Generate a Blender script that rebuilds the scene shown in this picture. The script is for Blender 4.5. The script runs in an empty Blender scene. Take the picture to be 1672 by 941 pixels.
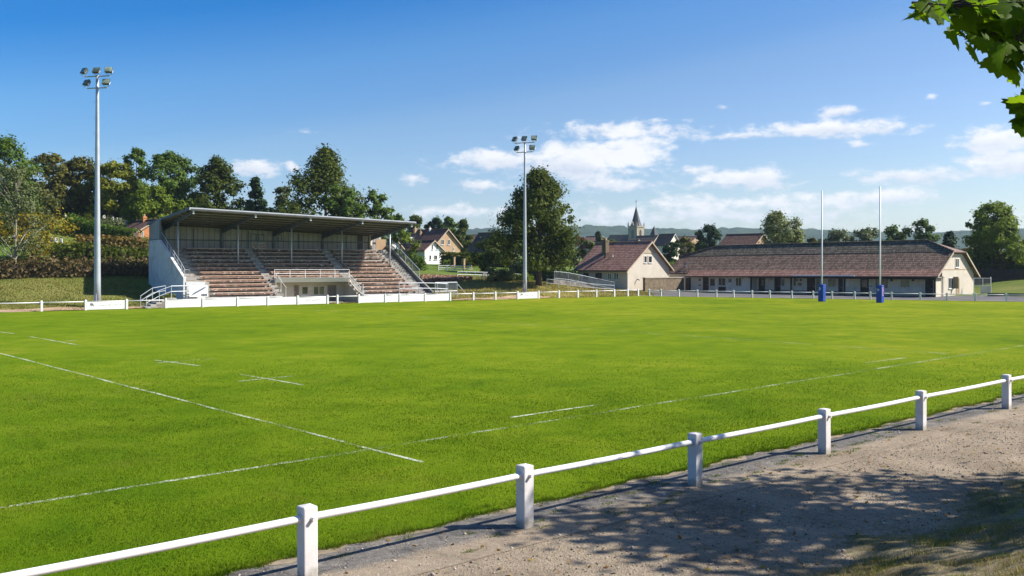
import bpy, math, random
import numpy as np
from mathutils import Vector, Matrix

R = math.radians
random.seed(7)
rng = np.random.default_rng(11)
sc = bpy.context.scene
COL = sc.collection
F, U0, V0, CZ = 1546.0, 836.0, 432.0, 4.0      # focal length (px of the 1672 px photo), centre column, horizon row, eye height

def at(u, v, d):
    return Vector(((u - U0) * d / F, d, CZ - (v - V0) * d / F))
def gnd(u, v, z=0.0):
    return at(u, v, (CZ - z) * F / (v - V0))
def zat(v, d):
    return CZ - (v - V0) * d / F

# ------------------------------------------------------------------ helpers
def root_loc(o):
    while o.parent is not None:
        o = o.parent
    return o.location.copy()

def metre_uv(me):
    """UV in metres, u along the horizontal of each face, v up its slope"""
    uv = me.uv_layers.new(name='UVMap')
    n = len(me.loops)
    buf = np.zeros((n, 2), dtype=np.float32)
    vs = np.empty(len(me.vertices) * 3, dtype=np.float32); me.vertices.foreach_get('co', vs); vs = vs.reshape(-1, 3)
    li = np.empty(n, dtype=np.int32); me.loops.foreach_get('vertex_index', li)
    for p in me.polygons:
        nn = np.array(p.normal)
        t = np.cross((0, 0, 1), nn)
        l = np.linalg.norm(t)
        t = np.array((1.0, 0, 0)) if l < 1e-3 else t / l
        b = np.cross(nn, t)
        for k in range(p.loop_start, p.loop_start + p.loop_total):
            c = vs[li[k]]
            buf[k] = (c @ t, c @ b)
    uv.data.foreach_set('uv', buf.ravel())

def link_mesh(name, V, Fc, mat, parent=None, uv=False, smooth=False, world=True):
    V = np.asarray(V, dtype=np.float32)
    if parent is not None and world:
        V = V - np.array(root_loc(parent), dtype=np.float32)
    me = bpy.data.meshes.new(name)
    if isinstance(Fc, np.ndarray):
        m, k = Fc.shape
        me.vertices.add(len(V)); me.vertices.foreach_set('co', V.ravel())
        me.loops.add(m * k); me.loops.foreach_set('vertex_index', Fc.ravel().astype(np.int32))
        me.polygons.add(m)
        me.polygons.foreach_set('loop_start', (np.arange(m) * k).astype(np.int32))
        me.polygons.foreach_set('loop_total', np.full(m, k, dtype=np.int32))
        me.update(calc_edges=True)
    else:
        me.from_pydata([tuple(map(float, v)) for v in V], [], Fc)
        me.update()
    if uv:
        metre_uv(me)
    if smooth:
        me.polygons.foreach_set('use_smooth', [True] * len(me.polygons))
    me.materials.append(mat)
    o = bpy.data.objects.new(name, me)
    COL.objects.link(o)
    if parent is not None:
        o.parent = parent
    return o

class MB:
    def __init__(s):
        s.v, s.f = [], []
    def add(s, vs, fs):
        b = len(s.v)
        s.v += [tuple(p) for p in vs]
        s.f += [tuple(i + b for i in f) for f in fs]
        return s
    def hexa(s, c):          # 8 corners: 4 of the bottom ring, 4 of the top ring
        return s.add(c, [(0, 3, 2, 1), (4, 5, 6, 7), (0, 1, 5, 4), (1, 2, 6, 5), (2, 3, 7, 6), (3, 0, 4, 7)])
    def box(s, fr, a0, a1, b0, b1, z0, z1):
        P = fr.pt
        return s.hexa([P(a0, b0, z0), P(a1, b0, z0), P(a1, b1, z0), P(a0, b1, z0), P(a0, b0, z1), P(a1, b0, z1), P(a1, b1, z1), P(a0, b1, z1)])
    def prism(s, ring0, ring1):
        n = len(ring0)
        fs = [tuple(range(n - 1, -1, -1)), tuple(range(n, 2 * n))]
        fs += [(i, (i + 1) % n, n + (i + 1) % n, n + i) for i in range(n)]
        return s.add(list(ring0) + list(ring1), fs)
    def tube(s, pts, radii, n=8, caps=True):
        pts = [Vector(p) for p in pts]
        if not hasattr(radii, '__len__'):
            radii = [radii] * len(pts)
        rings, fs = [], []
        for i, p in enumerate(pts):
            t = (pts[min(i + 1, len(pts) - 1)] - pts[max(i - 1, 0)]).normalized()
            a = Vector((0, 0, 1)) if abs(t.z) < .95 else Vector((1, 0, 0))
            x = t.cross(a).normalized(); y = t.cross(x).normalized()
            rings += [p + (x * math.cos(2 * math.pi * k / n) + y * math.sin(2 * math.pi * k / n)) * radii[i] for k in range(n)]
        for i in range(len(pts) - 1):
            for k in range(n):
                fs.append((i * n + k, i * n + (k + 1) % n, (i + 1) * n + (k + 1) % n, (i + 1) * n + k))
        if caps:
            fs.append(tuple(range(n - 1, -1, -1))); fs.append(tuple(range((len(pts) - 1) * n, len(pts) * n)))
        return s.add(rings, fs)
    def build(s, name, mat, parent=None, uv=False, smooth=False, bevel=0):
        o = link_mesh(name, s.v, s.f, mat, parent, uv=False)
        import bmesh
        bm = bmesh.new(); bm.from_mesh(o.data)
        bmesh.ops.recalc_face_normals(bm, faces=bm.faces)
        bm.to_mesh(o.data); bm.free()
        if uv: metre_uv(o.data)
        if smooth: o.data.polygons.foreach_set('use_smooth', [True] * len(o.data.polygons))
        if bevel:
            m = o.modifiers.new('bevel', 'BEVEL'); m.width = bevel; m.segments = 2; m.limit_method = 'ANGLE'
        return o

class Fr:
    """a horizontal frame: a along ex, b along ey, z up"""
    def __init__(s, o, ex, ey):
        s.o, s.ex, s.ey = Vector((o[0], o[1], 0)), Vector((ex[0], ex[1], 0)), Vector((ey[0], ey[1], 0))
    def pt(s, a, b, z):
        return s.o + s.ex * a + s.ey * b + Vector((0, 0, z))
    def a_of_u(s, u, b):     # the a whose image column is u, on the line b
        t = (u - U0) / F
        p = s.o + s.ey * b
        return (t * p.y - p.x) / (s.ex.x - t * s.ex.y)
    def b_of_u(s, u, a):
        t = (u - U0) / F
        p = s.o + s.ex * a
        return (t * p.y - p.x) / (s.ey.x - t * s.ey.y)

def tag(o, label=None, cat=None, group=None, kind=None):
    if label: o['label'] = label
    if cat: o['category'] = cat
    if group: o['group'] = group
    if kind: o['kind'] = kind
    return o
def thing(name, loc, label, cat, group=None):
    o = bpy.data.objects.new(name, None)
    o.empty_display_size = .3
    COL.objects.link(o); o.location = loc
    return tag(o, label, cat, group)

# ------------------------------------------------------------------ materials
def newmat(name):
    m = bpy.data.materials.new(name); m.use_nodes = True
    nt = m.node_tree; nt.nodes.clear()
    return m, nt, nt.nodes.new, nt.links.new
def rgba(c): return (c[0], c[1], c[2], 1)
def ramp(N, L, fac, stops):
    r = N('ShaderNodeValToRGB')
    e = r.color_ramp.elements
    e[0].position, e[0].color = stops[0][0], rgba(stops[0][1])
    e[1].position, e[1].color = stops[-1][0], rgba(stops[-1][1])
    for p, c in stops[1:-1]:
        x = e.new(p); x.color = rgba(c)
    L(fac, r.inputs[0])
    return r.outputs[0]
def noise(N, L, vec, scale, detail=4, rough=.55, dist=0):
    n = N('ShaderNodeTexNoise'); n.inputs['Scale'].default_value = scale; n.inputs['Detail'].default_value = detail
    n.inputs['Roughness'].default_value = rough; n.inputs['Distortion'].default_value = dist
    L(vec, n.inputs['Vector']); return n.outputs['Fac']
def mixc(N, L, fac, a, b, mode='MIX'):
    m = N('ShaderNodeMix'); m.data_type = 'RGBA'; m.blend_type = mode
    for i, x in ((0, fac), (6, a), (7, b)):
        if isinstance(x, (int, float)): m.inputs[i].default_value = x
        elif isinstance(x, tuple): m.inputs[i].default_value = rgba(x)
        else: L(x, m.inputs[i])
    return m.outputs[2]
def maths(N, L, op, *xs):
    m = N('ShaderNodeMath'); m.operation = op
    for i, x in enumerate(xs):
        if isinstance(x, (int, float)): m.inputs[i].default_value = x
        else: L(x, m.inputs[i])
    return m.outputs[0]
def finish(N, L, col, rough=.85, bump=None, bstr=.3, bdist=.02, spec=.3, metal=0, normal=None):
    b = N('ShaderNodeBsdfPrincipled'); o = N('ShaderNodeOutputMaterial')
    if isinstance(col, tuple): b.inputs['Base Color'].default_value = rgba(col)
    else: L(col, b.inputs['Base Color'])
    b.inputs['Roughness'].default_value = rough; b.inputs['Metallic'].default_value = metal
    b.inputs['Specular IOR Level'].default_value = spec
    if bump is not None:
        k = N('ShaderNodeBump'); k.inputs['Strength'].default_value = bstr; k.inputs['Distance'].default_value = bdist
        L(bump, k.inputs['Height']); L(k.outputs[0], b.inputs['Normal'])
    L(b.outputs[0], o.inputs[0])
    return b

def plain(name, col, rough=.8, var=.18, scale=1.2, spec=.3, metal=0, bump=.15, dirt=None, dirt_amt=.5, dscale=.6):
    """weathered surface: base colour with fine and broad variation, optional blotchy stains"""
    m, nt, N, L = newmat(name)
    tc = N('ShaderNodeTexCoord').outputs['Object']
    n1 = noise(N, L, tc, scale, 6, .6)
    lo = tuple(c * (1 - var) for c in col); hi = tuple(min(1, c * (1 + var)) for c in col)
    c = ramp(N, L, n1, [(.3, lo), (.7, hi)])
    if dirt:
        n2 = noise(N, L, tc, dscale, 8, .65, .8)
        f = maths(N, L, 'MULTIPLY', ramp(N, L, n2, [(.5, (0, 0, 0)), (.68, (1, 1, 1))]), dirt_amt)
        c = mixc(N, L, f, c, dirt)
    n3 = noise(N, L, tc, scale * 14, 4)
    finish(N, L, c, rough, n3, bump, .02, spec, metal)
    return m

def tiles(name, c_lo, c_mid, c_hi, w=.24, h=.33, moss=None, moss_amt=.5, bstr=.7):
    """clay roof tiles laid in courses, from the metre UVs"""
    m, nt, N, L = newmat(name)
    uv = N('ShaderNodeUVMap').outputs[0]
    br = N('ShaderNodeTexBrick')
    br.offset = .5
    L(uv, br.inputs['Vector'])
    br.inputs['Scale'].default_value = 1.0
    br.inputs['Brick Width'].default_value = w; br.inputs['Row Height'].default_value = h
    br.inputs['Mortar Size'].default_value = .03; br.inputs['Mortar Smooth'].default_value = .6
    br.inputs['Color1'].default_value = (0, 0, 0, 1); br.inputs['Color2'].default_value = (1, 1, 1, 1); br.inputs['Mortar'].default_value = (.2, .2, .2, 1)
    br.inputs['Bias'].default_value = 0
    n0 = noise(N, L, uv, .55, 8, .7)
    n1 = noise(N, L, uv, 3.1, 4, .6)
    f = maths(N, L, 'ADD', maths(N, L, 'MULTIPLY', br.outputs['Color'], .45), maths(N, L, 'MULTIPLY', maths(N, L, 'ADD', n0, maths(N, L, 'MULTIPLY', n1, .5)), .5))
    c = ramp(N, L, f, [(.22, c_lo), (.5, c_mid), (.82, c_hi)])
    if moss:
        n2 = noise(N, L, uv, .9, 10, .72, 1.2)
        c = mixc(N, L, maths(N, L, 'MULTIPLY', ramp(N, L, n2, [(.48, (0, 0, 0)), (.66, (1, 1, 1))]), moss_amt), c, moss)
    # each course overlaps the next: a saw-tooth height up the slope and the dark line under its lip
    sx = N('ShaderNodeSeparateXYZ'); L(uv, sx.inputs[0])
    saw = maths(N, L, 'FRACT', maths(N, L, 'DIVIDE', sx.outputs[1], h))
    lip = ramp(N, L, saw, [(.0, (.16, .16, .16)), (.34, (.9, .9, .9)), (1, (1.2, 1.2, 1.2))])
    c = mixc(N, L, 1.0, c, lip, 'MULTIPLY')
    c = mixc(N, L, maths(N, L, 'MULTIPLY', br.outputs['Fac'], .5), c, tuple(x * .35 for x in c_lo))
    roll = maths(N, L, 'ABSOLUTE', maths(N, L, 'SINE', maths(N, L, 'MULTIPLY', sx.outputs[0], math.pi / w)))
    hgt = maths(N, L, 'ADD', maths(N, L, 'MULTIPLY', maths(N, L, 'SUBTRACT', 1, saw), .6), maths(N, L, 'MULTIPLY', roll, .5))
    finish(N, L, c, .85, hgt, bstr, .06, .25)
    return m

def corrugated(name, col, pitch=.25, dirt=(.1, .09, .07), metal=0.0, rough=.6, amt=.5, edge=.55):
    m, nt, N, L = newmat(name)
    uv = N('ShaderNodeUVMap').outputs[0]
    sx = N('ShaderNodeSeparateXYZ'); L(uv, sx.inputs[0])
    wv = maths(N, L, 'SINE', maths(N, L, 'MULTIPLY', sx.outputs[0], 2 * math.pi / pitch))
    n2 = noise(N, L, uv, .7, 8, .65, .6)
    c = ramp(N, L, n2, [(.35, tuple(x * .75 for x in col)), (.7, col)])
    c = mixc(N, L, maths(N, L, 'MULTIPLY', ramp(N, L, noise(N, L, uv, 1.7, 8, .7, .5), [(.5, (0, 0, 0)), (.7, (1, 1, 1))]), amt), c, dirt)
    c = mixc(N, L, ramp(N, L, wv, [(.75, (0, 0, 0)), (.95, (edge, edge, edge))]), c, tuple(x * .4 for x in col))
    finish(N, L, c, rough, wv, .5, .03, .3, metal)
    return m

def leafmat(name, c1, c2, tr=.35, c3=None, spec=.08):
    m, nt, N, L = newmat(name)
    g = N('ShaderNodeNewGeometry')
    oi = N('ShaderNodeObjectInfo')
    tc = N('ShaderNodeTexCoord').outputs['Object']
    n = noise(N, L, tc, .35, 3)
    f = maths(N, L, 'ADD', maths(N, L, 'MULTIPLY', g.outputs['Random Per Island'], .6), maths(N, L, 'MULTIPLY', n, .5))
    stops = [(.15, c1), (.8, c2)] if c3 is None else [(.15, c1), (.7, c2), (.95, c3)]
    c = ramp(N, L, f, stops)
    d = N('ShaderNodeBsdfPrincipled'); L(c, d.inputs['Base Color']); d.inputs['Roughness'].default_value = .55; d.inputs['Specular IOR Level'].default_value = spec
    t = N('ShaderNodeBsdfTranslucent')
    L(mixc(N, L, 1.0, c, (1.0, 1.0, .45), 'MULTIPLY'), t.inputs[0])
    x = N('ShaderNodeMixShader'); x.inputs[0].default_value = tr
    L(d.outputs[0], x.inputs[1]); L(t.outputs[0], x.inputs[2])
    o = N('ShaderNodeOutputMaterial'); L(x.outputs[0], o.inputs[0])
    return m

def glass(name, col=(.02, .025, .03), rough=.08):
    m, nt, N, L = newmat(name)
    tc = N('ShaderNodeTexCoord').outputs['Object']
    c = ramp(N, L, noise(N, L, tc, 1.6, 3), [(.35, tuple(x * .5 for x in col)), (.65, tuple(x * 1.6 for x in col))])
    finish(N, L, c, rough, None, spec=.6)
    return m

M = {}
M['white_post'] = plain('white_post', (.62, .60, .60), .7, .08, 2, bump=.12, dirt=(.30, .27, .24), dirt_amt=.5, dscale=2.6)
def post_mat():
    m, nt, N, L = newmat('painted_concrete')
    tc = N('ShaderNodeTexCoord').outputs['Object']
    c = ramp(N, L, noise(N, L, tc, 2, 6, .6), [(.3, (.56, .535, .53)), (.7, (.68, .655, .65))])
    c = mixc(N, L, maths(N, L, 'MULTIPLY', ramp(N, L, noise(N, L, tc, 3.4, 9, .75, 1.2), [(.55, (0, 0, 0)), (.70, (1, 1, 1))]), .55), c, (.33, .29, .25))
    # chips and mud splashed up from the path
    s_ = N('ShaderNodeSeparateXYZ'); L(tc, s_.inputs[0])
    mud = maths(N, L, 'SUBTRACT', maths(N, L, 'MULTIPLY', noise(N, L, tc, 9, 6, .75), .42), s_.outputs[2])
    c = mixc(N, L, maths(N, L, 'MULTIPLY', ramp(N, L, mud, [(.02, (0, 0, 0)), (.14, (1, 1, 1))]), .65), c, (.22, .19, .14))
    c = mixc(N, L, ramp(N, L, noise(N, L, tc, 17, 4, .7), [(.70, (0, 0, 0)), (.73, (1, 1, 1))]), c, (.27, .25, .23))
    finish(N, L, c, .75, noise(N, L, tc, 24, 5, .7), .25, .01)
    return m
M['white_post'] = post_mat()
M['white_rail'] = plain('white_rail', (.74, .73, .74), .45, .05, 3, bump=.05, dirt=(.5, .46, .42), dirt_amt=.3, dscale=3)
M['white_paint'] = plain('white_paint', (.78, .77, .75), .6, .05, 1, dirt=(.55, .5, .42), dirt_amt=.4, dscale=.9)
M['far_post'] = plain('far_post', (.72, .71, .70), .6, .08, 2, dirt=(.4, .37, .33), dirt_amt=.4)
M['galv'] = plain('galv', (.42, .45, .50), .5, .1, 2, .5, .35, bump=.05)
M['galv_dark'] = plain('galv_dark', (.16, .18, .21), .5, .1, 2, .5, .3, bump=.05)
M['lamp_case'] = plain('lamp_case', (.06, .07, .06), .5, .2, 3)
M['lamp_glass'] = glass('lamp_glass', (.16, .20, .15), .2)
M['pad_blue'] = plain('pad_blue', (.010, .055, .32), .45, .15, 1.5, .4)
M['pad_mark'] = plain('pad_mark', (.55, .6, .75), .6, .1)
M['pad_mark_pink'] = plain('pad_mark_pink', (.6, .32, .45), .6, .1)
M['mark_grey'] = plain('mark_grey', (.30, .33, .38), .7, .3, 9)
M['mark_dark'] = plain('mark_dark', (.05, .06, .10), .7, .2)
M['concrete_white'] = plain('concrete_white', (.66, .66, .66), .8, .12, .5, dirt=(.34, .32, .29), dirt_amt=.55, dscale=.5)
M['concrete'] = plain('concrete', (.36, .34, .31), .9, .25, 1.3, dirt=(.12, .11, .1), dirt_amt=.7, dscale=1.1)
M['concrete_dark'] = plain('concrete_dark', (.30, .27, .24), .9, .4, 1.6, dirt=(.04, .035, .03), dirt_amt=.7, dscale=1.4)
M['plaster_beige'] = plain('plaster_beige', (.60, .53, .42), .85, .08, .6, dirt=(.38, .32, .25), dirt_amt=.4)
M['plaster_cream'] = plain('plaster_cream', (.53, .475, .40), .85, .07, .6, dirt=(.36, .30, .22), dirt_amt=.4)
M['plaster_pale'] = plain('plaster_pale', (.74, .66, .56), .85, .08, .6, dirt=(.33, .29, .25), dirt_amt=.5)
M['plaster_tan'] = plain('plaster_tan', (.42, .28, .17), .85, .08, .6, dirt=(.28, .19, .12), dirt_amt=.4)
M['plaster_white'] = plain('plaster_white', (.80, .79, .77), .8, .04, .6)
M['brick_orange'] = plain('brick_orange', (.50, .20, .085), .85, .15, 2, dirt=(.3, .12, .05), dirt_amt=.5)
M['stone'] = plain('stone', (.34, .29, .22), .9, .25, 1.2, dirt=(.16, .14, .11), dirt_amt=.5)
M['stone_wall'] = plain('stone_wall', (.17, .13, .085), .95, .4, 2.5, bump=.6, dirt=(.06, .06, .03), dirt_amt=.6, dscale=1.5)
M['slate'] = plain('slate', (.045, .050, .058), .6, .25, 1.5)
M['dark_wood'] = plain('dark_wood', (.035, .026, .022), .6, .3, 2)
M['brown_door'] = plain('brown_door', (.06, .035, .025), .55, .3, 2)
M['grey_door'] = plain('grey_door', (.19, .17, .14), .7, .2, 2)
M['wood_fence'] = plain('wood_fence', (.03, .028, .026), .9, .3, 2)
M['shutter'] = plain('shutter', (.32, .24, .14), .7, .2, 2)
M['eave'] = plain('eave', (.05, .04, .034), .8, .2)
M['barge'] = plain('barge', (.42, .34, .25), .7, .15)
M['gutter'] = plain('gutter', (.40, .43, .47), .4, .1, 1, .5, .3)
M['frame_white'] = plain('frame_white', (.62, .62, .6), .6, .05)
M['frame_dark'] = plain('frame_dark', (.06, .055, .05), .6, .1)
M['glass'] = glass('glass')
M['glass_pale'] = glass('glass_pale', (.12, .15, .15), .25)
M['glass_green'] = glass('glass_green', (.10, .11, .06), .15)
M['roof_red'] = tiles('roof_red', (.15, .070, .050), (.29, .145, .105), (.42, .25, .19), moss=(.17, .12, .08), moss_amt=.4, h=.42)
M['roof_red_old'] = tiles('roof_red_old', (.058, .037, .027), (.132, .085, .060), (.27, .18, .132), moss=(.11, .09, .065), moss_amt=.5, h=.42)
M['roof_moss'] = tiles('roof_moss', (.045, .036, .027), (.100, .082, .060), (.22, .18, .135), moss=(.085, .10, .045), moss_amt=.6, h=.42)
M['roof_brown'] = tiles('roof_brown', (.07, .038, .030), (.14, .074, .056), (.22, .13, .10), moss=(.06, .045, .035), moss_amt=.4)
M['roof_grey'] = tiles('roof_grey', (.05, .04, .034), (.10, .078, .064), (.17, .14, .12), moss=(.06, .05, .04), moss_amt=.5)
M['roof_pink'] = tiles('roof_pink', (.16, .10, .08), (.26, .17, .145), (.36, .25, .22))
M['sheet_back'] = corrugated('sheet_back', (.42, .42, .42), .6, (.24, .22, .2), amt=.45, edge=.7)
M['sheet_roof'] = corrugated('sheet_roof', (.26, .25, .23), 1.1, (.07, .06, .05), amt=.7, edge=.3)
M['fascia'] = plain('fascia', (.50, .53, .57), .5, .08, 1, .4, .2)
M['steel_blue'] = plain('steel_blue', (.10, .125, .155), .5, .12, 1, .4, .2)
M['steel_dark'] = plain('steel_dark', (.07, .07, .072), .6, .2, 1)
M['mesh_grey'] = plain('mesh_grey', (.20, .20, .19), .7, .15, 2)
M['bark'] = plain('bark', (.085, .065, .048), .95, .35, 3, bump=.6)
M['bark_pale'] = plain('bark_pale', (.30, .27, .22), .9, .4, 3, bump=.4, dirt=(.08, .07, .05), dirt_amt=.7, dscale=3)
M['hill_stone'] = plain('hill_stone', (.46, .45, .44), .7, .1)

# bench planks: reddish timber with paint flaking off along the boards
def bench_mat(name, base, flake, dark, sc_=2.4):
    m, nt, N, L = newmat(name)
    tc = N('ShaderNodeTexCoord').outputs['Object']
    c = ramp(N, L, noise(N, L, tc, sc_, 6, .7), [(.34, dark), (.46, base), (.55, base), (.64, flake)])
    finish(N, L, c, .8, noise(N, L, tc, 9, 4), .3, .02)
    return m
M['bench_red'] = bench_mat('bench_red', (.56, .36, .255), (.76, .68, .61), (.30, .165, .11))
M['bench_pale'] = bench_mat('bench_pale', (.56, .52, .48), (.74, .70, .66), (.30, .25, .22))
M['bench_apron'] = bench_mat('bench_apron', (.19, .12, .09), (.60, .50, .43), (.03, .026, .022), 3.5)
M['bench_leg'] = plain('bench_leg', (.40, .36, .32), .9, .4, 5)

# ground materials
def grass_sheet():
    m, nt, N, L = newmat('pitch_grass')
    tc = N('ShaderNodeTexCoord').outputs['Object']
    big = noise(N, L, tc, .075, 4, .6, .5)
    mid = noise(N, L, tc, .55, 6, .65, .6)
    fine = noise(N, L, tc, 7, 6, .75)
    blade = noise(N, L, tc, 38, 3, .8)
    f = maths(N, L, 'ADD', maths(N, L, 'MULTIPLY', big, .42), maths(N, L, 'ADD', maths(N, L, 'MULTIPLY', mid, .45), maths(N, L, 'MULTIPLY', fine, .16)))
    c = ramp(N, L, f, [(.36, (.056, .116, .003)), (.47, (.106, .174, .004)), (.57, (.150, .212, .007)), (.68, (.23, .236, .020))])
    c = mixc(N, L, maths(N, L, 'MULTIPLY', ramp(N, L, noise(N, L, tc, 1.3, 8, .75, 1), [(.6, (0, 0, 0)), (.75, (1, 1, 1))]), .35), c, (.24, .23, .06))
    # greener and thicker turf towards the near end of the pitch, thinner and yellower towards the goal
    sxp = N('ShaderNodeSeparateXYZ'); L(tc, sxp.inputs[0])
    along = maths(N, L, 'ADD', maths(N, L, 'MULTIPLY', sxp.outputs[0], .731), maths(N, L, 'MULTIPLY', sxp.outputs[1], .682))
    c = mixc(N, L, 1.0, c, ramp(N, L, maths(N, L, 'MULTIPLY_ADD', along, .012, .1), [(.0, (.80, .93, 1)), (.55, (1.05, 1.02, 1)), (1, (1.28, 1.10, 1.3))]), 'MULTIPLY')
    c = mixc(N, L, .85, c, ramp(N, L, blade, [(.25, (.55, .55, .5)), (.65, (1.12, 1.12, 1.1))]), 'MULTIPLY')
    hgt = maths(N, L, 'ADD', maths(N, L, 'MULTIPLY', fine, .7), maths(N, L, 'MULTIPLY', blade, .5))
    finish(N, L, c, .95, hgt, .85, .05, .03)
    return m
M['pitch'] = grass_sheet()

def ground_mat():
    m, nt, N, L = newmat('rough_grass')
    tc = N('ShaderNodeTexCoord').outputs['Object']
    mid = noise(N, L, tc, .16, 6, .65, .6)
    fine = noise(N, L, tc, 2.2, 8, .75)
    f = maths(N, L, 'ADD', maths(N, L, 'MULTIPLY', mid, .6), maths(N, L, 'MULTIPLY', fine, .45))
    dry = ramp(N, L, f, [(.38, (.11, .115, .024)), (.52, (.21, .18, .05)), (.66, (.31, .245, .095)), (.8, (.40, .31, .16))])
    green = ramp(N, L, f, [(.38, (.045, .085, .012)), (.55, (.085, .14, .018)), (.75, (.14, .17, .04))])
    at_ = N('ShaderNodeAttribute'); at_.attribute_name = 'dry'
    c = mixc(N, L, at_.outputs['Fac'], green, dry)
    finish(N, L, c, .95, fine, .8, .08, .1)
    return m
M['ground'] = ground_mat()

def gravel_nodes(N, L, tc):
    big = noise(N, L, tc, .5, 6, .65, .5)
    fine = noise(N, L, tc, 9, 8, .75)
    v = N('ShaderNodeTexVoronoi'); v.inputs['Scale'].default_value = 34; L(tc, v.inputs['Vector'])
    f = maths(N, L, 'ADD', maths(N, L, 'MULTIPLY', big, .55), maths(N, L, 'MULTIPLY', fine, .45))
    c = ramp(N, L, f, [(.34, (.105, .082, .060)), (.46, (.225, .180, .132)), (.58, (.325, .262, .195)), (.72, (.44, .365, .28))])
    c = mixc(N, L, .35, c, mixc(N, L, .85, v.outputs['Color'], (.5, .5, .47)), 'OVERLAY')
    hgt = maths(N, L, 'ADD', maths(N, L, 'MULTIPLY', fine, .9), maths(N, L, 'MULTIPLY', v.outputs['Distance'], .4))
    return c, hgt
def gravel_mat():
    m, nt, N, L = newmat('gravel')
    c, hgt = gravel_nodes(N, L, N('ShaderNodeTexCoord').outputs['Object'])
    finish(N, L, c, .95, hgt, .9, .035, .1)
    return m
M['gravel'] = gravel_mat()
def asphalt_mat():
    m, nt, N, L = newmat('old_asphalt')
    tc = N('ShaderNodeTexCoord').outputs['Object']
    big = noise(N, L, tc, .9, 8, .7, .8)
    fine = noise(N, L, tc, 34, 4, .8)
    c = ramp(N, L, big, [(.34, (.080, .076, .074)), (.50, (.150, .140, .130)), (.60, (.21, .19, .165)), (.70, (.30, .255, .205))])
    c = mixc(N, L, .9, c, ramp(N, L, noise(N, L, tc, 11, 6, .8), [(.32, (.55, .55, .56)), (.68, (1.3, 1.28, 1.25))]), 'MULTIPLY')
    crack = N('ShaderNodeTexVoronoi'); crack.feature = 'DISTANCE_TO_EDGE'; crack.inputs['Scale'].default_value = 1.3
    wv = N('ShaderNodeVectorMath'); wv.operation = 'MULTIPLY_ADD'; nn_ = N('ShaderNodeTexNoise'); nn_.inputs['Scale'].default_value = 2.5; L(tc, nn_.inputs['Vector'])
    L(nn_.outputs['Color'], wv.inputs[0]); wv.inputs[1].default_value = (.5, .5, .5); L(tc, wv.inputs[2]); L(wv.outputs[0], crack.inputs['Vector'])
    c = mixc(N, L, ramp(N, L, crack.outputs['Distance'], [(.0, (.75, .75, .75)), (.022, (0, 0, 0))]), c, (.05, .047, .042))
    # the worn edge of the strip is buried under the gravel: distance across the fence line plus noise
    g, gh = gravel_nodes(N, L, tc)
    dt = N('ShaderNodeVectorMath'); dt.operation = 'DOT_PRODUCT'; L(tc, dt.inputs[0]); dt.inputs[1].default_value = (-.658, .753, 0)
    q = maths(N, L, 'SUBTRACT', dt.outputs['Value'], -.658 * .195 + .753 * 14.4)
    q = maths(N, L, 'ADD', q, maths(N, L, 'MULTIPLY_ADD', noise(N, L, tc, .9, 8, .72, .6), .9, -.45))
    k = ramp(N, L, maths(N, L, 'ADD', q, .3), [(.16, (0, 0, 0)), (.42, (1, 1, 1))])
    finish(N, L, mixc(N, L, k, g, c), .92, maths(N, L, 'ADD', fine, gh), .7, .025, .15)
    return m
M['asphalt'] = asphalt_mat()
M['yard'] = plain('yard', (.10, .098, .10), .9, .25, .6, dirt=(.2, .18, .16), dirt_amt=.6, dscale=.35)
M['kerb'] = plain('kerb', (.40, .37, .33), .9, .2, 1)
M['soil_edge'] = plain('soil_edge', (.25, .20, .135), .95, .35, 4, bump=.6)
M['path_soil'] = plain('path_soil', (.36, .25, .16), .95, .25, 1, bump=.4)
def line_mat(name, amount):
    m, nt, N, L = newmat(name)
    tc = N('ShaderNodeTexCoord').outputs['Object']
    a = noise(N, L, tc, 16, 5, .8); b = noise(N, L, tc, .7, 4, .6)
    f = maths(N, L, 'ADD', maths(N, L, 'MULTIPLY', a, .75), maths(N, L, 'MULTIPLY', b, .45))
    fac = ramp(N, L, f, [(.60 - amount, (0, 0, 0)), (.76 - amount, (1, 1, 1))])
    d = N('ShaderNodeBsdfDiffuse'); d.inputs[0].default_value = (.52, .56, .42, 1)
    t = N('ShaderNodeBsdfTransparent'); x = N('ShaderNodeMixShader'); o = N('ShaderNodeOutputMaterial')
    L(fac, x.inputs[0]); L(t.outputs[0], x.inputs[1]); L(d.outputs[0], x.inputs[2]); L(x.outputs[0], o.inputs[0])
    return m
M['line'] = line_mat('line_paint', .06)
M['line_faint'] = line_mat('line_paint_worn', .015)
def hill_mat():
    m, nt, N, L = newmat('wooded_hill')
    tc = N('ShaderNodeTexCoord').outputs['Object']
    f = noise(N, L, tc, .018, 8, .7)
    c = ramp(N, L, f, [(.35, (.018, .035, .014)), (.55, (.035, .06, .022)), (.7, (.06, .08, .03))])
    finish(N, L, c, .95, noise(N, L, tc, .06, 6, .7), 1, 6, .05)
    return m
M['hill'] = hill_mat()

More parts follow.
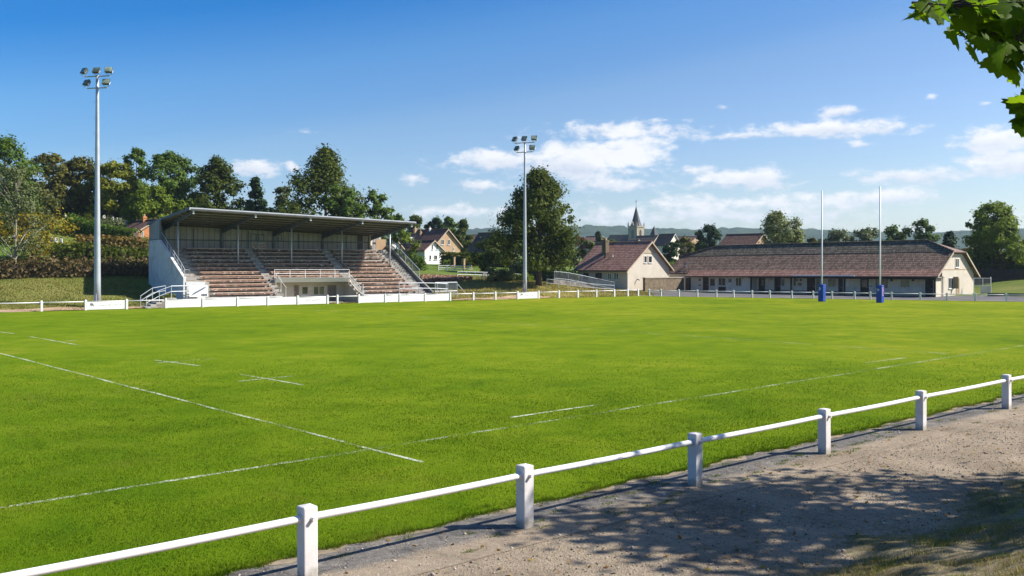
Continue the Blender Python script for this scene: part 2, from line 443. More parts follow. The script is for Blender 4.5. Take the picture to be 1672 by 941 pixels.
LF = {
 'mid':    leafmat('leaf_mid', (0.049, 0.097, 0.017), (0.121, 0.186, 0.029), .35),
 'dark':   leafmat('leaf_dark', (.036, .058, .010), (.110, .138, .022), .4),
 'deep':   leafmat('leaf_deep', (0.023, 0.049, 0.019), (0.052, 0.089, 0.032), .25),
 'olive':  leafmat('leaf_olive', (0.065, 0.073, 0.017), (0.154, 0.145, 0.032), .3),
 'bright': leafmat('leaf_bright', (0.082, 0.138, 0.017), (0.194, 0.251, 0.029), .4),
 'lime':   leafmat('leaf_lime', (0.095, 0.128, 0.014), (0.230, 0.236, 0.027), .4),
 'pale':   leafmat('leaf_pale', (0.101, 0.128, 0.041), (0.216, 0.243, 0.088), .35),
 'yellow': leafmat('leaf_yellow', (0.135, 0.128, 0.016), (0.324, 0.250, 0.027), .4, (0.446, 0.270, 0.027)),
 'grey':   leafmat('leaf_grey', (0.073, 0.094, 0.041), (0.162, 0.186, 0.082), .3),
 'brown':  leafmat('leaf_brown', (.070, .050, .022), (.175, .125, .06), .2, (.10, .12, .03)),
 'rust':   leafmat('leaf_rust', (0.101, 0.074, 0.022), (0.203, 0.135, 0.041), .25, (0.135, 0.149, 0.027)),
 'flower': leafmat('leaf_flower', (.16, .12, .05), (.42, .25, .20), .25, (.6, .42, .40)),
 'red':    leafmat('leaf_red', (.10, .02, .015), (.2, .05, .03), .3),
 'maple':  leafmat('leaf_maple', (.07, .14, .008), (.16, .26, .015), .68, (.28, .32, .02)),
}

# ------------------------------------------------------------------ directions of the place
T1 = (.731, .682)                 # along the near touchline, away to the right
TL = (-.682, .731)                # across the pitch, away to the left
FE0, FE = Vector((-39.9, 80.3, 0)), Vector((.819, .574, 0))     # far fence line
FB = Vector((-.574, .819, 0))                                   # behind it
FC = Vector((15.9, 119.4, 0))                                   # its corner
FRd = Vector((.899, -.437, 0)); FRb = Vector((.437, .899, 0))   # end fence line behind the goal, and what is behind it
NF0, NFd = Vector((.195, 14.4, 0)), Vector((.753, .658, 0))     # near fence
NFn = Vector((-.658, .753, 0))

# ------------------------------------------------------------------ terrain
GS = Fr((-30.67, 89.08), (.819, .574), (-.574, .819))            # grandstand: a along its front, b back
ctrl = []
def cp(u, d, z): ctrl.append(((u - U0) * d / F, d, z))
for k in range(-60, 70, 12):
    p = FE0 + FE * k; ctrl.append((p.x, p.y, 0))
for k in range(0, 90, 14):
    p = FC + FRd * k; ctrl.append((p.x, p.y, 0))
for u, d, z in [(0, 94, 2.3), (100, 96, 2.4), (246, 101, 2.5), (-250, 100, 2.4), (0, 112, 5), (100, 112, 5.1), (246, 115, 5.3), (330, 118, 4.5),
    (100, 125, 7.2), (220, 128, 7.4), (150, 142, 10.6), (0, 140, 10), (-250, 140, 10), (300, 150, 9), (450, 150, 7.5), (550, 150, 6),
    (640, 128, 2.6), (640, 150, 4), (700, 160, 4.0), (800, 150, 3.5), (800, 125, 2.0), (735, 113, 1.0), (735, 126, 2.3), (880, 118, 1.5),
    (880, 150, 3), (960, 122, .9), (1000, 126, .6), (1024, 132, .4), (945, 142, .9), (1060, 142, .6), (1092, 141, .25), (1300, 131, .1),
    (1530, 112, .1), (1600, 122, .4), (1640, 115, .7), (1640, 126, 1.7), (1640, 150, 3), (1200, 170, 2), (1400, 170, 2), (900, 250, 5),
    (1100, 250, 5), (700, 250, 6.5), (1300, 250, 4.5), (1040, 420, 6), (700, 420, 8), (1400, 420, 5), (300, 250, 15), (0, 250, 17),
    (-300, 250, 17), (2200, 200, 3), (2200, 130, .8), (2200, 420, 6), (0, 420, 18)]:
    cp(u, d, z)
for k in (4, 13, 22):
    for w, z in ((1, 0), (6, .1)):
        p = GS.pt(k, w, 0); ctrl.append((p.x, p.y, z))
C = np.array(ctrl)
def _tps(r): return np.where(r > 1e-9, r * r * np.log(np.maximum(r, 1e-9)), 0)
_n = len(C)
_S = 100.0
_K = _tps(np.linalg.norm(C[:, None, :2] - C[None, :, :2], axis=2) / _S) + np.eye(_n) * .0008
_P = np.c_[np.ones(_n), C[:, :2] / _S]
_A = np.block([[_K, _P], [_P.T, np.zeros((3, 3))]])
_W = np.linalg.solve(_A, np.r_[C[:, 2], 0, 0, 0])
def sstep(x): x = np.clip(x, 0, 1); return x * x * (3 - 2 * x)
def nz(x, y, s, seed=0):
    return (np.sin(x * s + seed + 1.7 * np.sin(y * s * .73 + seed)) * np.cos(y * s * 1.13 - seed * 2 + 1.3 * np.sin(x * s * .61)))
TOE0, TOEn = np.array((4.15, 12.29)), np.array((.682, -.731))
def height(X, Y):
    X = np.atleast_1d(np.asarray(X, float)); Y = np.atleast_1d(np.asarray(Y, float))
    xc, yc = np.clip(X, -170, 260), np.clip(Y, -50, 430)
    q1 = (X - FE0.x) * FB.x + (Y - FE0.y) * FB.y
    q2 = (X - FC.x) * FRb.x + (Y - FC.y) * FRb.y
    q = np.maximum(q1, q2)
    r = np.linalg.norm(np.stack([xc, yc], -1)[..., None, :] - C[:, :2], axis=-1) / _S
    z = _tps(r) @ _W[:_n] + _W[_n] + (xc / _S) * _W[_n + 1] + (yc / _S) * _W[_n + 2]
    z = np.clip(z, -.02, 20)
    far = sstep((Y - 380) / 250.0)
    z = z * (1 - far) + 6 * far
    z = z * sstep(q / 3.0) - .06 * (1 - sstep(q / 1.0))
    d = (X - TOE0[0]) * TOEn[0] + (Y - TOE0[1]) * TOEn[1]
    d = d + .28 * nz(X, Y, 1.1, 2) + .10 * nz(X, Y, 3.3, 5)
    bank = np.where(d > -1, .35 * np.log1p(np.exp(np.clip(d * 3, -20, 40))) / 3 + .03 * nz(X, Y, 2.3, 1), 0)
    return np.maximum(z, -.06 + bank * (q < -5))
def hz(x, y): return float(height(x, y)[0])

def grid_sheet(name, xs, ys, mat, dryf=None):
    X, Y = np.meshgrid(xs, ys)
    Z = height(X.ravel(), Y.ravel())
    V = np.c_[X.ravel(), Y.ravel(), Z]
    nx, ny = len(xs), len(ys)
    i = (np.arange(ny - 1)[:, None] * nx + np.arange(nx - 1)[None]).ravel()
    o = link_mesh(name, V, np.c_[i, i + 1, i + nx + 1, i + nx], mat, smooth=True)
    a = o.data.attributes.new('dry', 'FLOAT', 'POINT')
    a.data.foreach_set('value', dryf(V).astype(np.float32))
    return o
def spaced(lo, hi, fine_lo, fine_hi, st, growth=1.18):
    out = list(np.arange(fine_lo, fine_hi + 1e-6, st))
    x, s = out[-1], st
    while x < hi: s *= growth; x += s; out.append(x)
    x, s = out[0], st
    while x > lo: s *= growth; x -= s; out.insert(0, x)
    return np.array(out)
def dryness(V):
    x, y = V[:, 0], V[:, 1]
    q1 = (x - FE0.x) * FB.x + (y - FE0.y) * FB.y
    u = U0 + F * x / np.maximum(y, 5)
    d = np.where(q1 > 0, np.clip(1.15 - q1 / 26.0, .15, 1), .9)
    d = np.where((u < 250) & (q1 > 0), np.clip(.55 - q1 / 60, .1, 1), d)
    d = np.where((u > 1540) & (y > 95), .25, d)
    d = np.where(y < 30, .95, d)
    return np.clip(d + .15 * nz(x, y, .2, 3), 0, 1)
xs = spaced(-3200, 3200, -75, 90, 1.5)
ys = spaced(-220, 3600, 72, 172, 1.5)
near_x, near_y = np.arange(-14, 30, .35), np.arange(-10, 34, .35)
xs = np.unique(np.r_[xs, near_x].round(3)); ys = np.unique(np.r_[ys, near_y].round(3))
tag(grid_sheet('ground', xs, ys, M['ground'], dryness), kind='structure')

def bank_mat():
    m, nt, N, L = newmat('dry_bank')
    tc = N('ShaderNodeTexCoord').outputs['Object']
    mid = noise(N, L, tc, 1.1, 8, .7, .8); fine = noise(N, L, tc, 13, 8, .8)
    f = maths(N, L, 'ADD', maths(N, L, 'MULTIPLY', mid, .6), maths(N, L, 'MULTIPLY', fine, .45))
    c = ramp(N, L, f, [(.36, (.06, .05, .03)), (.46, (.16, .13, .075)), (.56, (.29, .24, .145)), (.68, (.42, .35, .23))])
    c = mixc(N, L, maths(N, L, 'MULTIPLY', ramp(N, L, noise(N, L, tc, .8, 6, .7, 1), [(.52, (0, 0, 0)), (.66, (1, 1, 1))]), .7), c, (.075, .085, .018))
    finish(N, L, c, .95, f, 1, .12, .05)
    return m
def bank():
    xs_, ys_ = np.arange(-3, 26, .11), np.arange(-2, 30, .11)
    X, Y = np.meshgrid(xs_, ys_)
    Z = height(X.ravel(), Y.ravel()) + .012 + .012 * nz(X.ravel(), Y.ravel(), 9, 3) + .008 * nz(X.ravel(), Y.ravel(), 23, 8)
    nx = len(xs_)
    i = (np.arange(len(ys_) - 1)[:, None] * nx + np.arange(nx - 1)[None]).ravel()
    Q = np.c_[i, i + 1, i + nx + 1, i + nx]
    Q = Q[(Z[Q].max(1) > -.02)]
    tag(link_mesh('bank', np.c_[X.ravel(), Y.ravel(), Z], Q, bank_mat(), smooth=True), kind='structure')
bank()

# the wooded ridge beyond the village
def hills():
    az = np.linspace(-1.0, 1.1, 420); rr = np.linspace(1500, 3000, 60)
    A, Rr = np.meshgrid(az, rr)
    X, Y = Rr * np.sin(A), Rr * np.cos(A)
    t = (Rr - 1500) / 1500
    prof = np.where(t < .6, sstep(t / .6), 1 - .25 * sstep((t - .6) / .4))
    u = F * np.tan(np.clip(A, -.9, .9))
    Htop = 90 + 5 * np.sin(u / 170 + 1) + 3 * np.sin(u / 61) + np.where(u > 350, -(u - 350) * .022, 0) + np.where(u < 0, u * .02, 0)
    Z = -12 + prof * (Htop + 12) + prof * (3.5 * nz(X, Y, .021, 1) + 2.2 * nz(X, Y, .06, 4) + 1.6 * rng.standard_normal(X.shape))
    nx = len(az)
    i = (np.arange(len(rr) - 1)[:, None] * nx + np.arange(nx - 1)[None]).ravel()
    o = link_mesh('hills', np.c_[X.ravel(), Y.ravel(), Z.ravel()], np.c_[i, i + 1, i + nx + 1, i + nx], M['hill'], smooth=True)
    tag(o, kind='structure')
hills()

# ------------------------------------------------------------------ pitch, path, strip, yard
def strip_poly(name, pts, z, mat, kind='structure'):
    o = link_mesh(name, [(p[0], p[1], z) for p in pts], [tuple(range(len(pts)))], mat)
    return tag(o, kind=kind)
def wob(s, seed, amp): return amp * (math.sin(s * 1.9 + seed) * .5 + math.sin(s * 4.7 + seed * 3) * .3 + math.sin(s * 11.3 + seed * 5) * .2)
near_edge = []
for i in range(0, 640):
    s = -80 + i * .25
    near_edge.append(NF0 + NFd * s + NFn * (1.0 + wob(s, 1, .11)))
LA = FE0 + FE * -70
RC = Vector((79.5, 88.5, 0))
cut = [p for p in near_edge if (p - FC).dot(FRb) < 0]
fe_pts = [LA, FC, FC + FRd * 90]
pitch_pts = cut + [cut[-1] + Vector((2, 1, 0))] + list(reversed(fe_pts))
def simple_poly(pts):
    return [(p.x, p.y) for p in pts]
strip_poly('pitch', simple_poly(pitch_pts), .02, M['pitch'])
# asphalt strip under the fence
def ribbon(name, inner, outer, z, mat):
    n = len(inner)
    V = [(p.x, p.y, z) for p in inner] + [(p.x, p.y, z) for p in outer]
    Fs = [(i, i + 1, n + i + 1, n + i) for i in range(n - 1)]
    return tag(link_mesh(name, V, Fs, mat), kind='structure')
ss = [-60 + .25 * i for i in range(700)]
ribbon('kerb_strip', [NF0 + NFd * s + NFn * -.75 for s in ss], [NF0 + NFd * s + NFn * 1.25 for s in ss], .012, M['asphalt'])
ribbon('soil_edge', [NF0 + NFd * s + NFn * (.86 + wob(s * 1.7, 9, .22)) for s in ss], [NF0 + NFd * s + NFn * 1.2 for s in ss], .016, M['soil_edge'])
ribbon('gravel_path', [NF0 + NFd * s + NFn * -9 for s in ss], [NF0 + NFd * s + NFn * .6 for s in ss], .004, M['gravel'])
# yard in front of the clubhouse and the pale edging along the end fence
CH = Fr((50.3, 112.0), TL, T1)                                   # clubhouse: a along its front to the left, b back
yard = [FC + FRd * 4 + FRb * .25, FC + FRd * 48 + FRb * .25, CH.pt(-7, 4, 0), CH.pt(-1, 11, 0), CH.pt(40, 6, 0), CH.pt(48, 1, 0)]
yb = []
for a in np.linspace(0, 1, 24):
    yb.append(yard[0].lerp(yard[1], a))
V = []; Fs = []
rows = 10
for j in range(rows):
    t = j / (rows - 1)
    for i in range(40):
        p = (FC + FRd * (2 + i * 1.25) + FRb * .3).lerp(CH.pt(46 - i * 1.3, 2.5, 0), t)
        V.append((p.x, p.y, max(.03, hz(p.x, p.y) + .05)))
for j in range(rows - 1):
    for i in range(39):
        Fs.append((j * 40 + i, j * 40 + i + 1, (j + 1) * 40 + i + 1, (j + 1) * 40 + i))
tag(link_mesh('yard', V, Fs, M['yard']), kind='structure')
ks = [.5 * i for i in range(0, 110)]
ribbon('path_edging', [FC + FRd * k + FRb * .12 for k in ks], [FC + FRd * k + FRb * .5 for k in ks], .075, M['kerb'])
# trodden soil path behind the far fence, seen under the rail
def soil(k0, k1, name='footpath'):
    kk = np.linspace(k0, k1, 40)
    inn, out = [], []
    for k in kk:
        t = (k - k0) / (k1 - k0)
        w = math.sin(math.pi * t) ** .5
        c = 1.1 + .25 * math.sin(k * .9)
        inn.append(FE0 + FE * k + FB * (c - .75 * w)); out.append(FE0 + FE * k + FB * (c + .8 * w))
    V = [(p.x, p.y, hz(p.x, p.y) + .07) for p in inn] + [(p.x, p.y, hz(p.x, p.y) + .07) for p in out]
    n = len(inn)
    tag(link_mesh(name, V, [(i, i + 1, n + i + 1, n + i) for i in range(n - 1)], M['path_soil']), kind='structure')
soil(-12, 12); soil(41, 55)

# painted lines
def lines(name, segs, mat, w=.11, z=.026):
    V, Fs = [], []
    for p, q in segs:
        p, q = Vector((p.x, p.y, 0)), Vector((q.x, q.y, 0))
        t = (q - p).normalized(); n = Vector((-t.y, t.x, 0)) * w / 2
        m = max(1, int((q - p).length / 2))
        b = len(V)
        for i in range(m + 1):
            c = p.lerp(q, i / m)
            c = c + n.normalized() * .02 * math.sin(i * 1.7)
            V += [(c.x + n.x, c.y + n.y, z), (c.x - n.x, c.y - n.y, z)]
        Fs += [(b + 2 * i, b + 2 * i + 1, b + 2 * i + 3, b + 2 * i + 2) for i in range(m)]
    return tag(link_mesh(name, V, Fs, mat), kind='structure')
touch0, touch1 = gnd(0, 832), gnd(1672, 565)
tdir = (touch1 - touch0).normalized(); tdir.z = 0
cross0, cross1 = gnd(690, 757), gnd(0, 578)
cdir = (cross1 - cross0).normalized(); cdir.z = 0
mid0 = gnd(1552, 579)
lines('touchline', [(touch0 - tdir * 22, touch0 + tdir * 86)], M['line_faint'], .13)
lines('pitch_line', [(cross0, cross0 + cdir * 66)], M['line'], .10, .030)
lines('pitch_line', [(mid0 - cdir * 1.0, mid0 + cdir * 64)], M['line_faint'], .12, .030)
lines('dash_line', [(gnd(393, 613), gnd(498, 631)), (gnd(253, 589.5), gnd(326, 599)), (gnd(47, 550.5), gnd(130, 565)), (gnd(-60, 536), gnd(25, 546))], M['line'], .12, .034)
lines('dash_line', [(gnd(390, 624.5), gnd(482, 615.5)), (gnd(250, 595), gnd(352, 587)), (gnd(62, 562.5), gnd(128, 556.5)),
    (gnd(1413, 594), gnd(1478, 586)), (gnd(835, 684), gnd(978, 663))], M['line'], .12, .038)
lines('goal_line', [(gnd(1437, 494) - Vector((TL[0], TL[1], 0)) * 28, gnd(1437, 494) + Vector((TL[0], TL[1], 0)) * 34)], M['line_faint'], .12, .030)

# ------------------------------------------------------------------ near fence
nf = thing('fence', NF0 + NFd * 4, 'white fence of square posts and a round rail beside the gravel path', 'fence')
NFr = Fr((NF0.x, NF0.y), NFd, NFn)
post_s = [-16.2, -12.0, -7.85, -3.69, 0, 4.14, 8.5, 12.85, 17.9, 22.6, 27.2, 31.8, 36.4, 41, 45.6, 50.2, 54.8]
for i, s in enumerate(post_s):
    b = MB(); h = .95
    w = .098
    lean = random.uniform(-.008, .008)
    P = NFr.pt
    b.hexa([P(s - w, -w, -.2), P(s + w, -w, -.2), P(s + w, w, -.2), P(s - w, w, -.2),
            P(s - w + lean, -w, h), P(s + w + lean, -w, h), P(s + w + lean, w, h), P(s - w + lean, w, h)])
    po = b.build('post', M['white_post'], nf, bevel=.014)
    c = MB(); w2 = w - .012
    c.add([P(s - w2 + lean, -w2, h + .001), P(s + w2 + lean, -w2, h + .001), P(s + w2 + lean, w2, h + .001), P(s - w2 + lean, w2, h + .001), P(s + lean, 0, h + .020)],
          [(0, 1, 4), (1, 2, 4), (2, 3, 4), (3, 0, 4), (3, 2, 1, 0)])
    c.build('post_cap', M['white_post'], po)
    bo = MB()
    bo.tube([P(s + .012, -w + .01, .80), P(s + .012, -w - .012, .80)], .032, 12)
    bo.tube([P(s + .012, -w - .012, .80), P(s + .012, -w - .055, .80)], .027, 6)
    bo.build('bolt', M['white_post'], po)
    co = MB(); co.tube([P(s - w - .02, 0, .80), P(s - w + .02, 0, .80)], .062, 14); co.tube([P(s + w - .02, 0, .80), P(s + w + .02, 0, .80)], .062, 14)
    co.build('collar', M['white_post'], po, smooth=False)
for s0, s1 in zip(post_s, post_s[1:]):
    t = MB(); n = 7
    t.tube([NFr.pt(s0 + (s1 - s0) * k / n, 0, .80 - .012 * math.sin(math.pi * k / n)) for k in range(n + 1)], .047, 14, caps=False)
    t.build('rail', M['white_rail'], nf, smooth=True)

# ------------------------------------------------------------------ far fence and end fence
def far_fence(line_o, line_d, us, extra_lo, extra_hi, label, h=.9):
    fr = Fr((line_o.x, line_o.y), line_d, (-line_d.y, line_d.x))
    ks = [fr.a_of_u(u, 0) for u in us]
    ks = [ks[0] - x for x in extra_lo] + ks + [ks[-1] + x for x in extra_hi]
    t = thing('fence', fr.pt(ks[len(ks) // 2], 0, 0), label, 'fence')
    for k in ks:
        b = MB(); b.box(fr, k - .09, k + .09, -.09, .09, -.2, h)
        b.add([fr.pt(k - .09, -.09, h), fr.pt(k + .09, -.09, h), fr.pt(k + .09, .09, h), fr.pt(k - .09, .09, h), fr.pt(k, 0, h + .05)], [(0, 1, 4), (1, 2, 4), (2, 3, 4), (3, 0, 4)])
        b.build('post', M['far_post'], t)
    for k0, k1 in zip(ks, ks[1:]):
        b = MB(); b.tube([fr.pt(k0, 0, h - .14), fr.pt(k1, 0, h - .14)], .042, 8); b.build('rail', M['white_rail'], t, smooth=True)
    return fr, ks
US = [68, 140, 207, 271, 331.4, 388, 437.4, 486.3, 535, 551, 586, 629, 652.6, 694, 735, 773, 809, 845.2, 879.5, 912.5, 943.4, 973.8, 1003, 1025, 1041.9]
FFr, fks = far_fence(FE0, FE, US, [20, 16.2, 12.4, 8.6, 4.2], [], 'long white fence in front of the old grandstand')
URs = [1059.8, 1079, 1108.3, 1138.5, 1169.6, 1197.7, 1228, 1256.8, 1292.8, 1327.6, 1358.4, 1395.5, 1421, 1456, 1502.7, 1546, 1592, 1643]
far_fence(FC, FRd, URs, [], [4, 8, 12, 16], 'white fence behind the goal posts in front of the clubhouse', .88)

# white boards on the far fence
board_marks = {}
def board(u0, u1, label, group=None, marks=0):
    a0, a1 = FFr.a_of_u(u0, 0) + .12, FFr.a_of_u(u1, 0) - .12
    t = thing('advertising_board', FFr.pt((a0 + a1) / 2, 0, .05), label, 'board', group)
    b = MB(); b.box(FFr, a0, a1, -.03, .03, .06, .72)
    pn = b.build('panel', M['white_paint'], t)
    if marks:
        L_ = a1 - a0
        rr = random.Random(marks)
        m = MB()                               # a small dark emblem at the near end
        c = a0 + L_ * .08
        if marks != 3:
            for i in range(7):
                x = c + rr.uniform(-.05, .25); z = .52 + rr.uniform(-.16, .08)
                m.box(FFr, x, x + rr.uniform(.06, .2), -.036, -.029, z, z + rr.uniform(.03, .09))
            m.build('emblem', M['mark_dark'], pn)
        m = MB()                               # a worn line of illegible script
        x = a0 + L_ * (.30 if marks != 3 else .08)
        while x < a0 + L_ * .88:
            w = rr.uniform(.05, .2)
            z = .38 + (.1 * rr.random() if marks == 3 else .03 * rr.random())
            m.box(FFr, x, x + w, -.036, -.029, z, z + rr.uniform(.02, .08))
            x += w + rr.uniform(.03, .16)
        m.build('script', M['mark_grey'], pn)
board(140, 207, 'white board with a small dark emblem beside the tall floodlight at the grassy bank', marks=1)
board(845.2, 879.5, 'white board with faint writing at the foot of the slim floodlight near the big tree', marks=2)
board(486.3, 535, 'scuffed white board with grey scribbles in front of the sheltered recess', marks=3)
g = 'blank white boards along the grandstand'
names = [(271, 331.4, 'blank white board at the end of the row beside the metal steps'), (331.4, 388, 'blank white board before the left seating, second in the row from the metal steps'),
 (388, 437.4, 'blank white board, third in the row from the metal steps'), (437.4, 486.3, 'blank white board next to the scribbled board'),
 (586, 629, 'blank white board just past the open railing by the door'), (629, 652.6, 'shortest blank white board, before the right seating'),
 (652.6, 694, 'blank white board between the shortest board and the last one'), (694, 735, 'blank white board at the end of the row below the wire gate')]
for u0, u1, lab in names:
    board(u0, u1, lab, g)

# ------------------------------------------------------------------ floodlights
def floodlight(u, d, ztop, r0, r1, label, yaw, sc_=1.0):
    p = Vector(((u - U0) * d / F, d, 0)); p.z = hz(p.x, p.y) - .02
    t = thing('floodlight', p, label, 'floodlight', 'floodlights along the pitch')
    b = MB(); n = 9
    b.tube([p + Vector((0, 0, (ztop - p.z) * k / n)) for k in range(n + 1)], [r0 + (r1 - r0) * k / n for k in range(n + 1)], 16)
    pole = b.build('pole', M['galv'], t, smooth=True)
    hch = MB(); fr = Fr((p.x, p.y), (math.cos(yaw), math.sin(yaw)), (-math.sin(yaw), math.cos(yaw)))
    hch.box(fr, -.10, .10, -r0 - .03, -r0 + .06, p.z + .6, p.z + 1.3); hch.build('hatch', M['galv'], pole)
    ba = MB(); ba.tube([p + Vector((0, 0, 0)), p + Vector((0, 0, .12))], r0 * 1.7, 16); ba.build('base_plate', M['galv_dark'], t)
    rung = MB()
    for z in np.arange(p.z + 3, ztop - 1, 1.4):
        rung.tube([fr.pt(-r1 - .28, 0, z), fr.pt(r1 * .2, 0, z)], .018, 5)
    rung.build('rung', M['galv'], pole)
    for row, (dz, hw, xs_) in enumerate(((-.1, 1.25, (-1.2, 0, 1.2)), (-1.15 * sc_, 1.0, (-.95, .95)))):
        a = MB(); hw *= sc_
        a.tube([fr.pt(-hw, 0, ztop + dz), fr.pt(hw, 0, ztop + dz)], .055, 8)
        a.build('crossarm', M['galv'], t)
        for j, x in enumerate(xs_):
            x *= sc_
            cy = (x / 1.2) * .45 + random.uniform(-.1, .1)      # heads fan out
            q = Matrix.Translation(fr.pt(x, -.12, ztop + dz + .48)) @ Matrix.Rotation(yaw + cy, 4, 'Z') @ Matrix.Rotation(R(-32), 4, 'X')
            S = .325 * sc_
            lb = MB()
            ring = lambda s, y: [q @ Vector((s * ax, y, s * az)) for ax, az in ((-1, -.85), (1, -.85), (1, .85), (-1, .85))]
            lb.prism(ring(S, -.12), ring(S * .72, .18))
            lamp = lb.build('lamp', M['lamp_case'], t)
            gl = MB(); gl.prism(ring(S * .9, -.135), ring(S * .9, -.118)); gl.build('lens', M['lamp_glass'], lamp)
            br = MB()
            for sx in (-1, 1):
                br.tube([fr.pt(x, 0, ztop + dz), q @ Vector((sx * S * .95, 0, -.3)), q @ Vector((sx * S * 1.06, .02, 0))], .025, 6)
            br.build('bracket', M['galv'], lamp)
floodlight(159, 84.5, zat(123, 84.5), .30, .13, 'tallest grey floodlight mast standing on the grassy bank beside the hedges', R(-10), 1.0)
floodlight(857, 112, zat(232, 112), .25, .10, 'slim grey floodlight mast in front of the big tree', R(-25), 1.05)

# ------------------------------------------------------------------ goal posts
def goal(u, v, vtop, label, pink):
    p = gnd(u, v, .02)
    d = p.y
    t = thing('goal_post', p, label, 'goal post', 'padded rugby posts')
    b = MB(); zt = zat(vtop, d)
    b.tube([p, p + Vector((0, 0, 4)), p + Vector((0, 0, zt))], [.085, .08, .065], 12); b.build('pole', M['white_rail'], t, smooth=True)
    fr = Fr((p.x, p.y), T1, TL); w = .30
    pd = MB(); pd.box(fr, -w, w, -w, w, .03, 1.85)
    pad = pd.build('padding', M['pad_blue'], t, bevel=.05)
    m = MB(); rr = random.Random(int(u))
    for i in range(5):
        z = 1.15 + rr.random() * .35; a = -w * .5 + rr.random() * w * .7
        m.box(fr, -w - .006, -w + .002, a, a + .14, z, z + .12)
    m.build('emblem', M['pad_mark'], pad)
    m = MB()
    for i in range(7):
        z = .75 + i * .13
        m.box(fr, -.10, .08 + rr.uniform(-.05, .06), -w - .006, -w + .002, z, z + .085)
    if pink: m.build('lettering', M['pad_mark_pink'], pad)
goal(1342, 492.5, 312, 'white rugby post with blue padding, farther from the clubhouse gable', False)
goal(1437, 494.5, 305, 'white rugby post with pink lettering down its blue padding', True)

# ------------------------------------------------------------------ buildings
def face(fr, side, off0=0.0):
    """a wall plane as P(c, z, o): c along the wall, o out of it"""
    if side == 'front': return lambda c, z, o: fr.pt(c, off0 - o, z)
    if side == 'end': return lambda c, z, o: fr.pt(off0 - o, c, z)
def slab(mb, P, c0, c1, z0, z1, o0, o1):
    mb.hexa([P(c0, z0, o0), P(c1, z0, o0), P(c1, z0, o1), P(c0, z0, o1), P(c0, z1, o0), P(c1, z1, o0), P(c1, z1, o1), P(c0, z1, o1)])
def window(P, c0, c1, z0, z1, parent, fmat='frame_white', gmat='glass', fw=.07, mull=1, cross=0, name='window', sill=True):
    if c1 < c0: c0, c1 = c1, c0
    if z1 < z0: z0, z1 = z1, z0
    f = MB()
    slab(f, P, c0, c1, z0, z0 + fw, -.01, .05); slab(f, P, c0, c1, z1 - fw, z1, -.01, .05)
    slab(f, P, c0, c0 + fw, z0 + fw, z1 - fw, -.01, .047); slab(f, P, c1 - fw, c1, z0 + fw, z1 - fw, -.01, .047)
    for i in range(mull):
        c = c0 + (c1 - c0) * (i + 1) / (mull + 1)
        slab(f, P, c - fw * .4, c + fw * .4, z0 + fw, z1 - fw, -.01, .044)
    for i in range(cross):
        z = z0 + (z1 - z0) * (i + 1) / (cross + 1)
        slab(f, P, c0 + fw, c1 - fw, z - .02, z + .02, -.01, .041)
    w = f.build(name, M[fmat], parent)
    g_ = MB(); slab(g_, P, c0 + fw * .5, c1 - fw * .5, z0 + fw * .5, z1 - fw * .5, -.008, .012); g_.build('pane', M[gmat], w)
    if sill:
        s_ = MB(); slab(s_, P, c0 - .06, c1 + .06, z0 - .07, z0 - .002, -.01, .11); s_.build('sill', M['concrete_white'], w)
    return w
def door(P, c0, c1, z0, z1, parent, mat='brown_door', frame='frame_dark', pane=None):
    if c1 < c0: c0, c1 = c1, c0
    if z1 < z0: z0, z1 = z1, z0
    d = MB(); slab(d, P, c0 + .06, c1 - .06, z0, z1 - .06, -.01, .02)
    do = d.build('door', M[mat], parent)
    f = MB(); slab(f, P, c0, c0 + .07, z0, z1, -.012, .05); slab(f, P, c1 - .07, c1, z0, z1, -.012, .05); slab(f, P, c0 + .07, c1 - .07, z1 - .07, z1, -.012, .048)
    f.build('frame', M[frame], do)
    h = MB(); slab(h, P, c0 + .12, c0 + .2, z0 + .95, z0 + 1.05, .01, .07); h.build('handle', M['galv'], do)
    if pane:
        g_ = MB(); slab(g_, P, c0 + .2, c1 - .2, z0 + (z1 - z0) * .48, z1 - .22, .0, .026); g_.build('pane', M[pane], do)
    return do

def roof_plane(mb, pts, th=.14):
    """a roof slope of some thickness from its upper outline (in order)"""
    pts = [Vector(p) for p in pts]
    n = (pts[1] - pts[0]).cross(pts[-1] - pts[0]).normalized()
    if n.z < 0: n = -n
    lo = [p - n * th for p in pts]
    mb.prism(lo, pts)

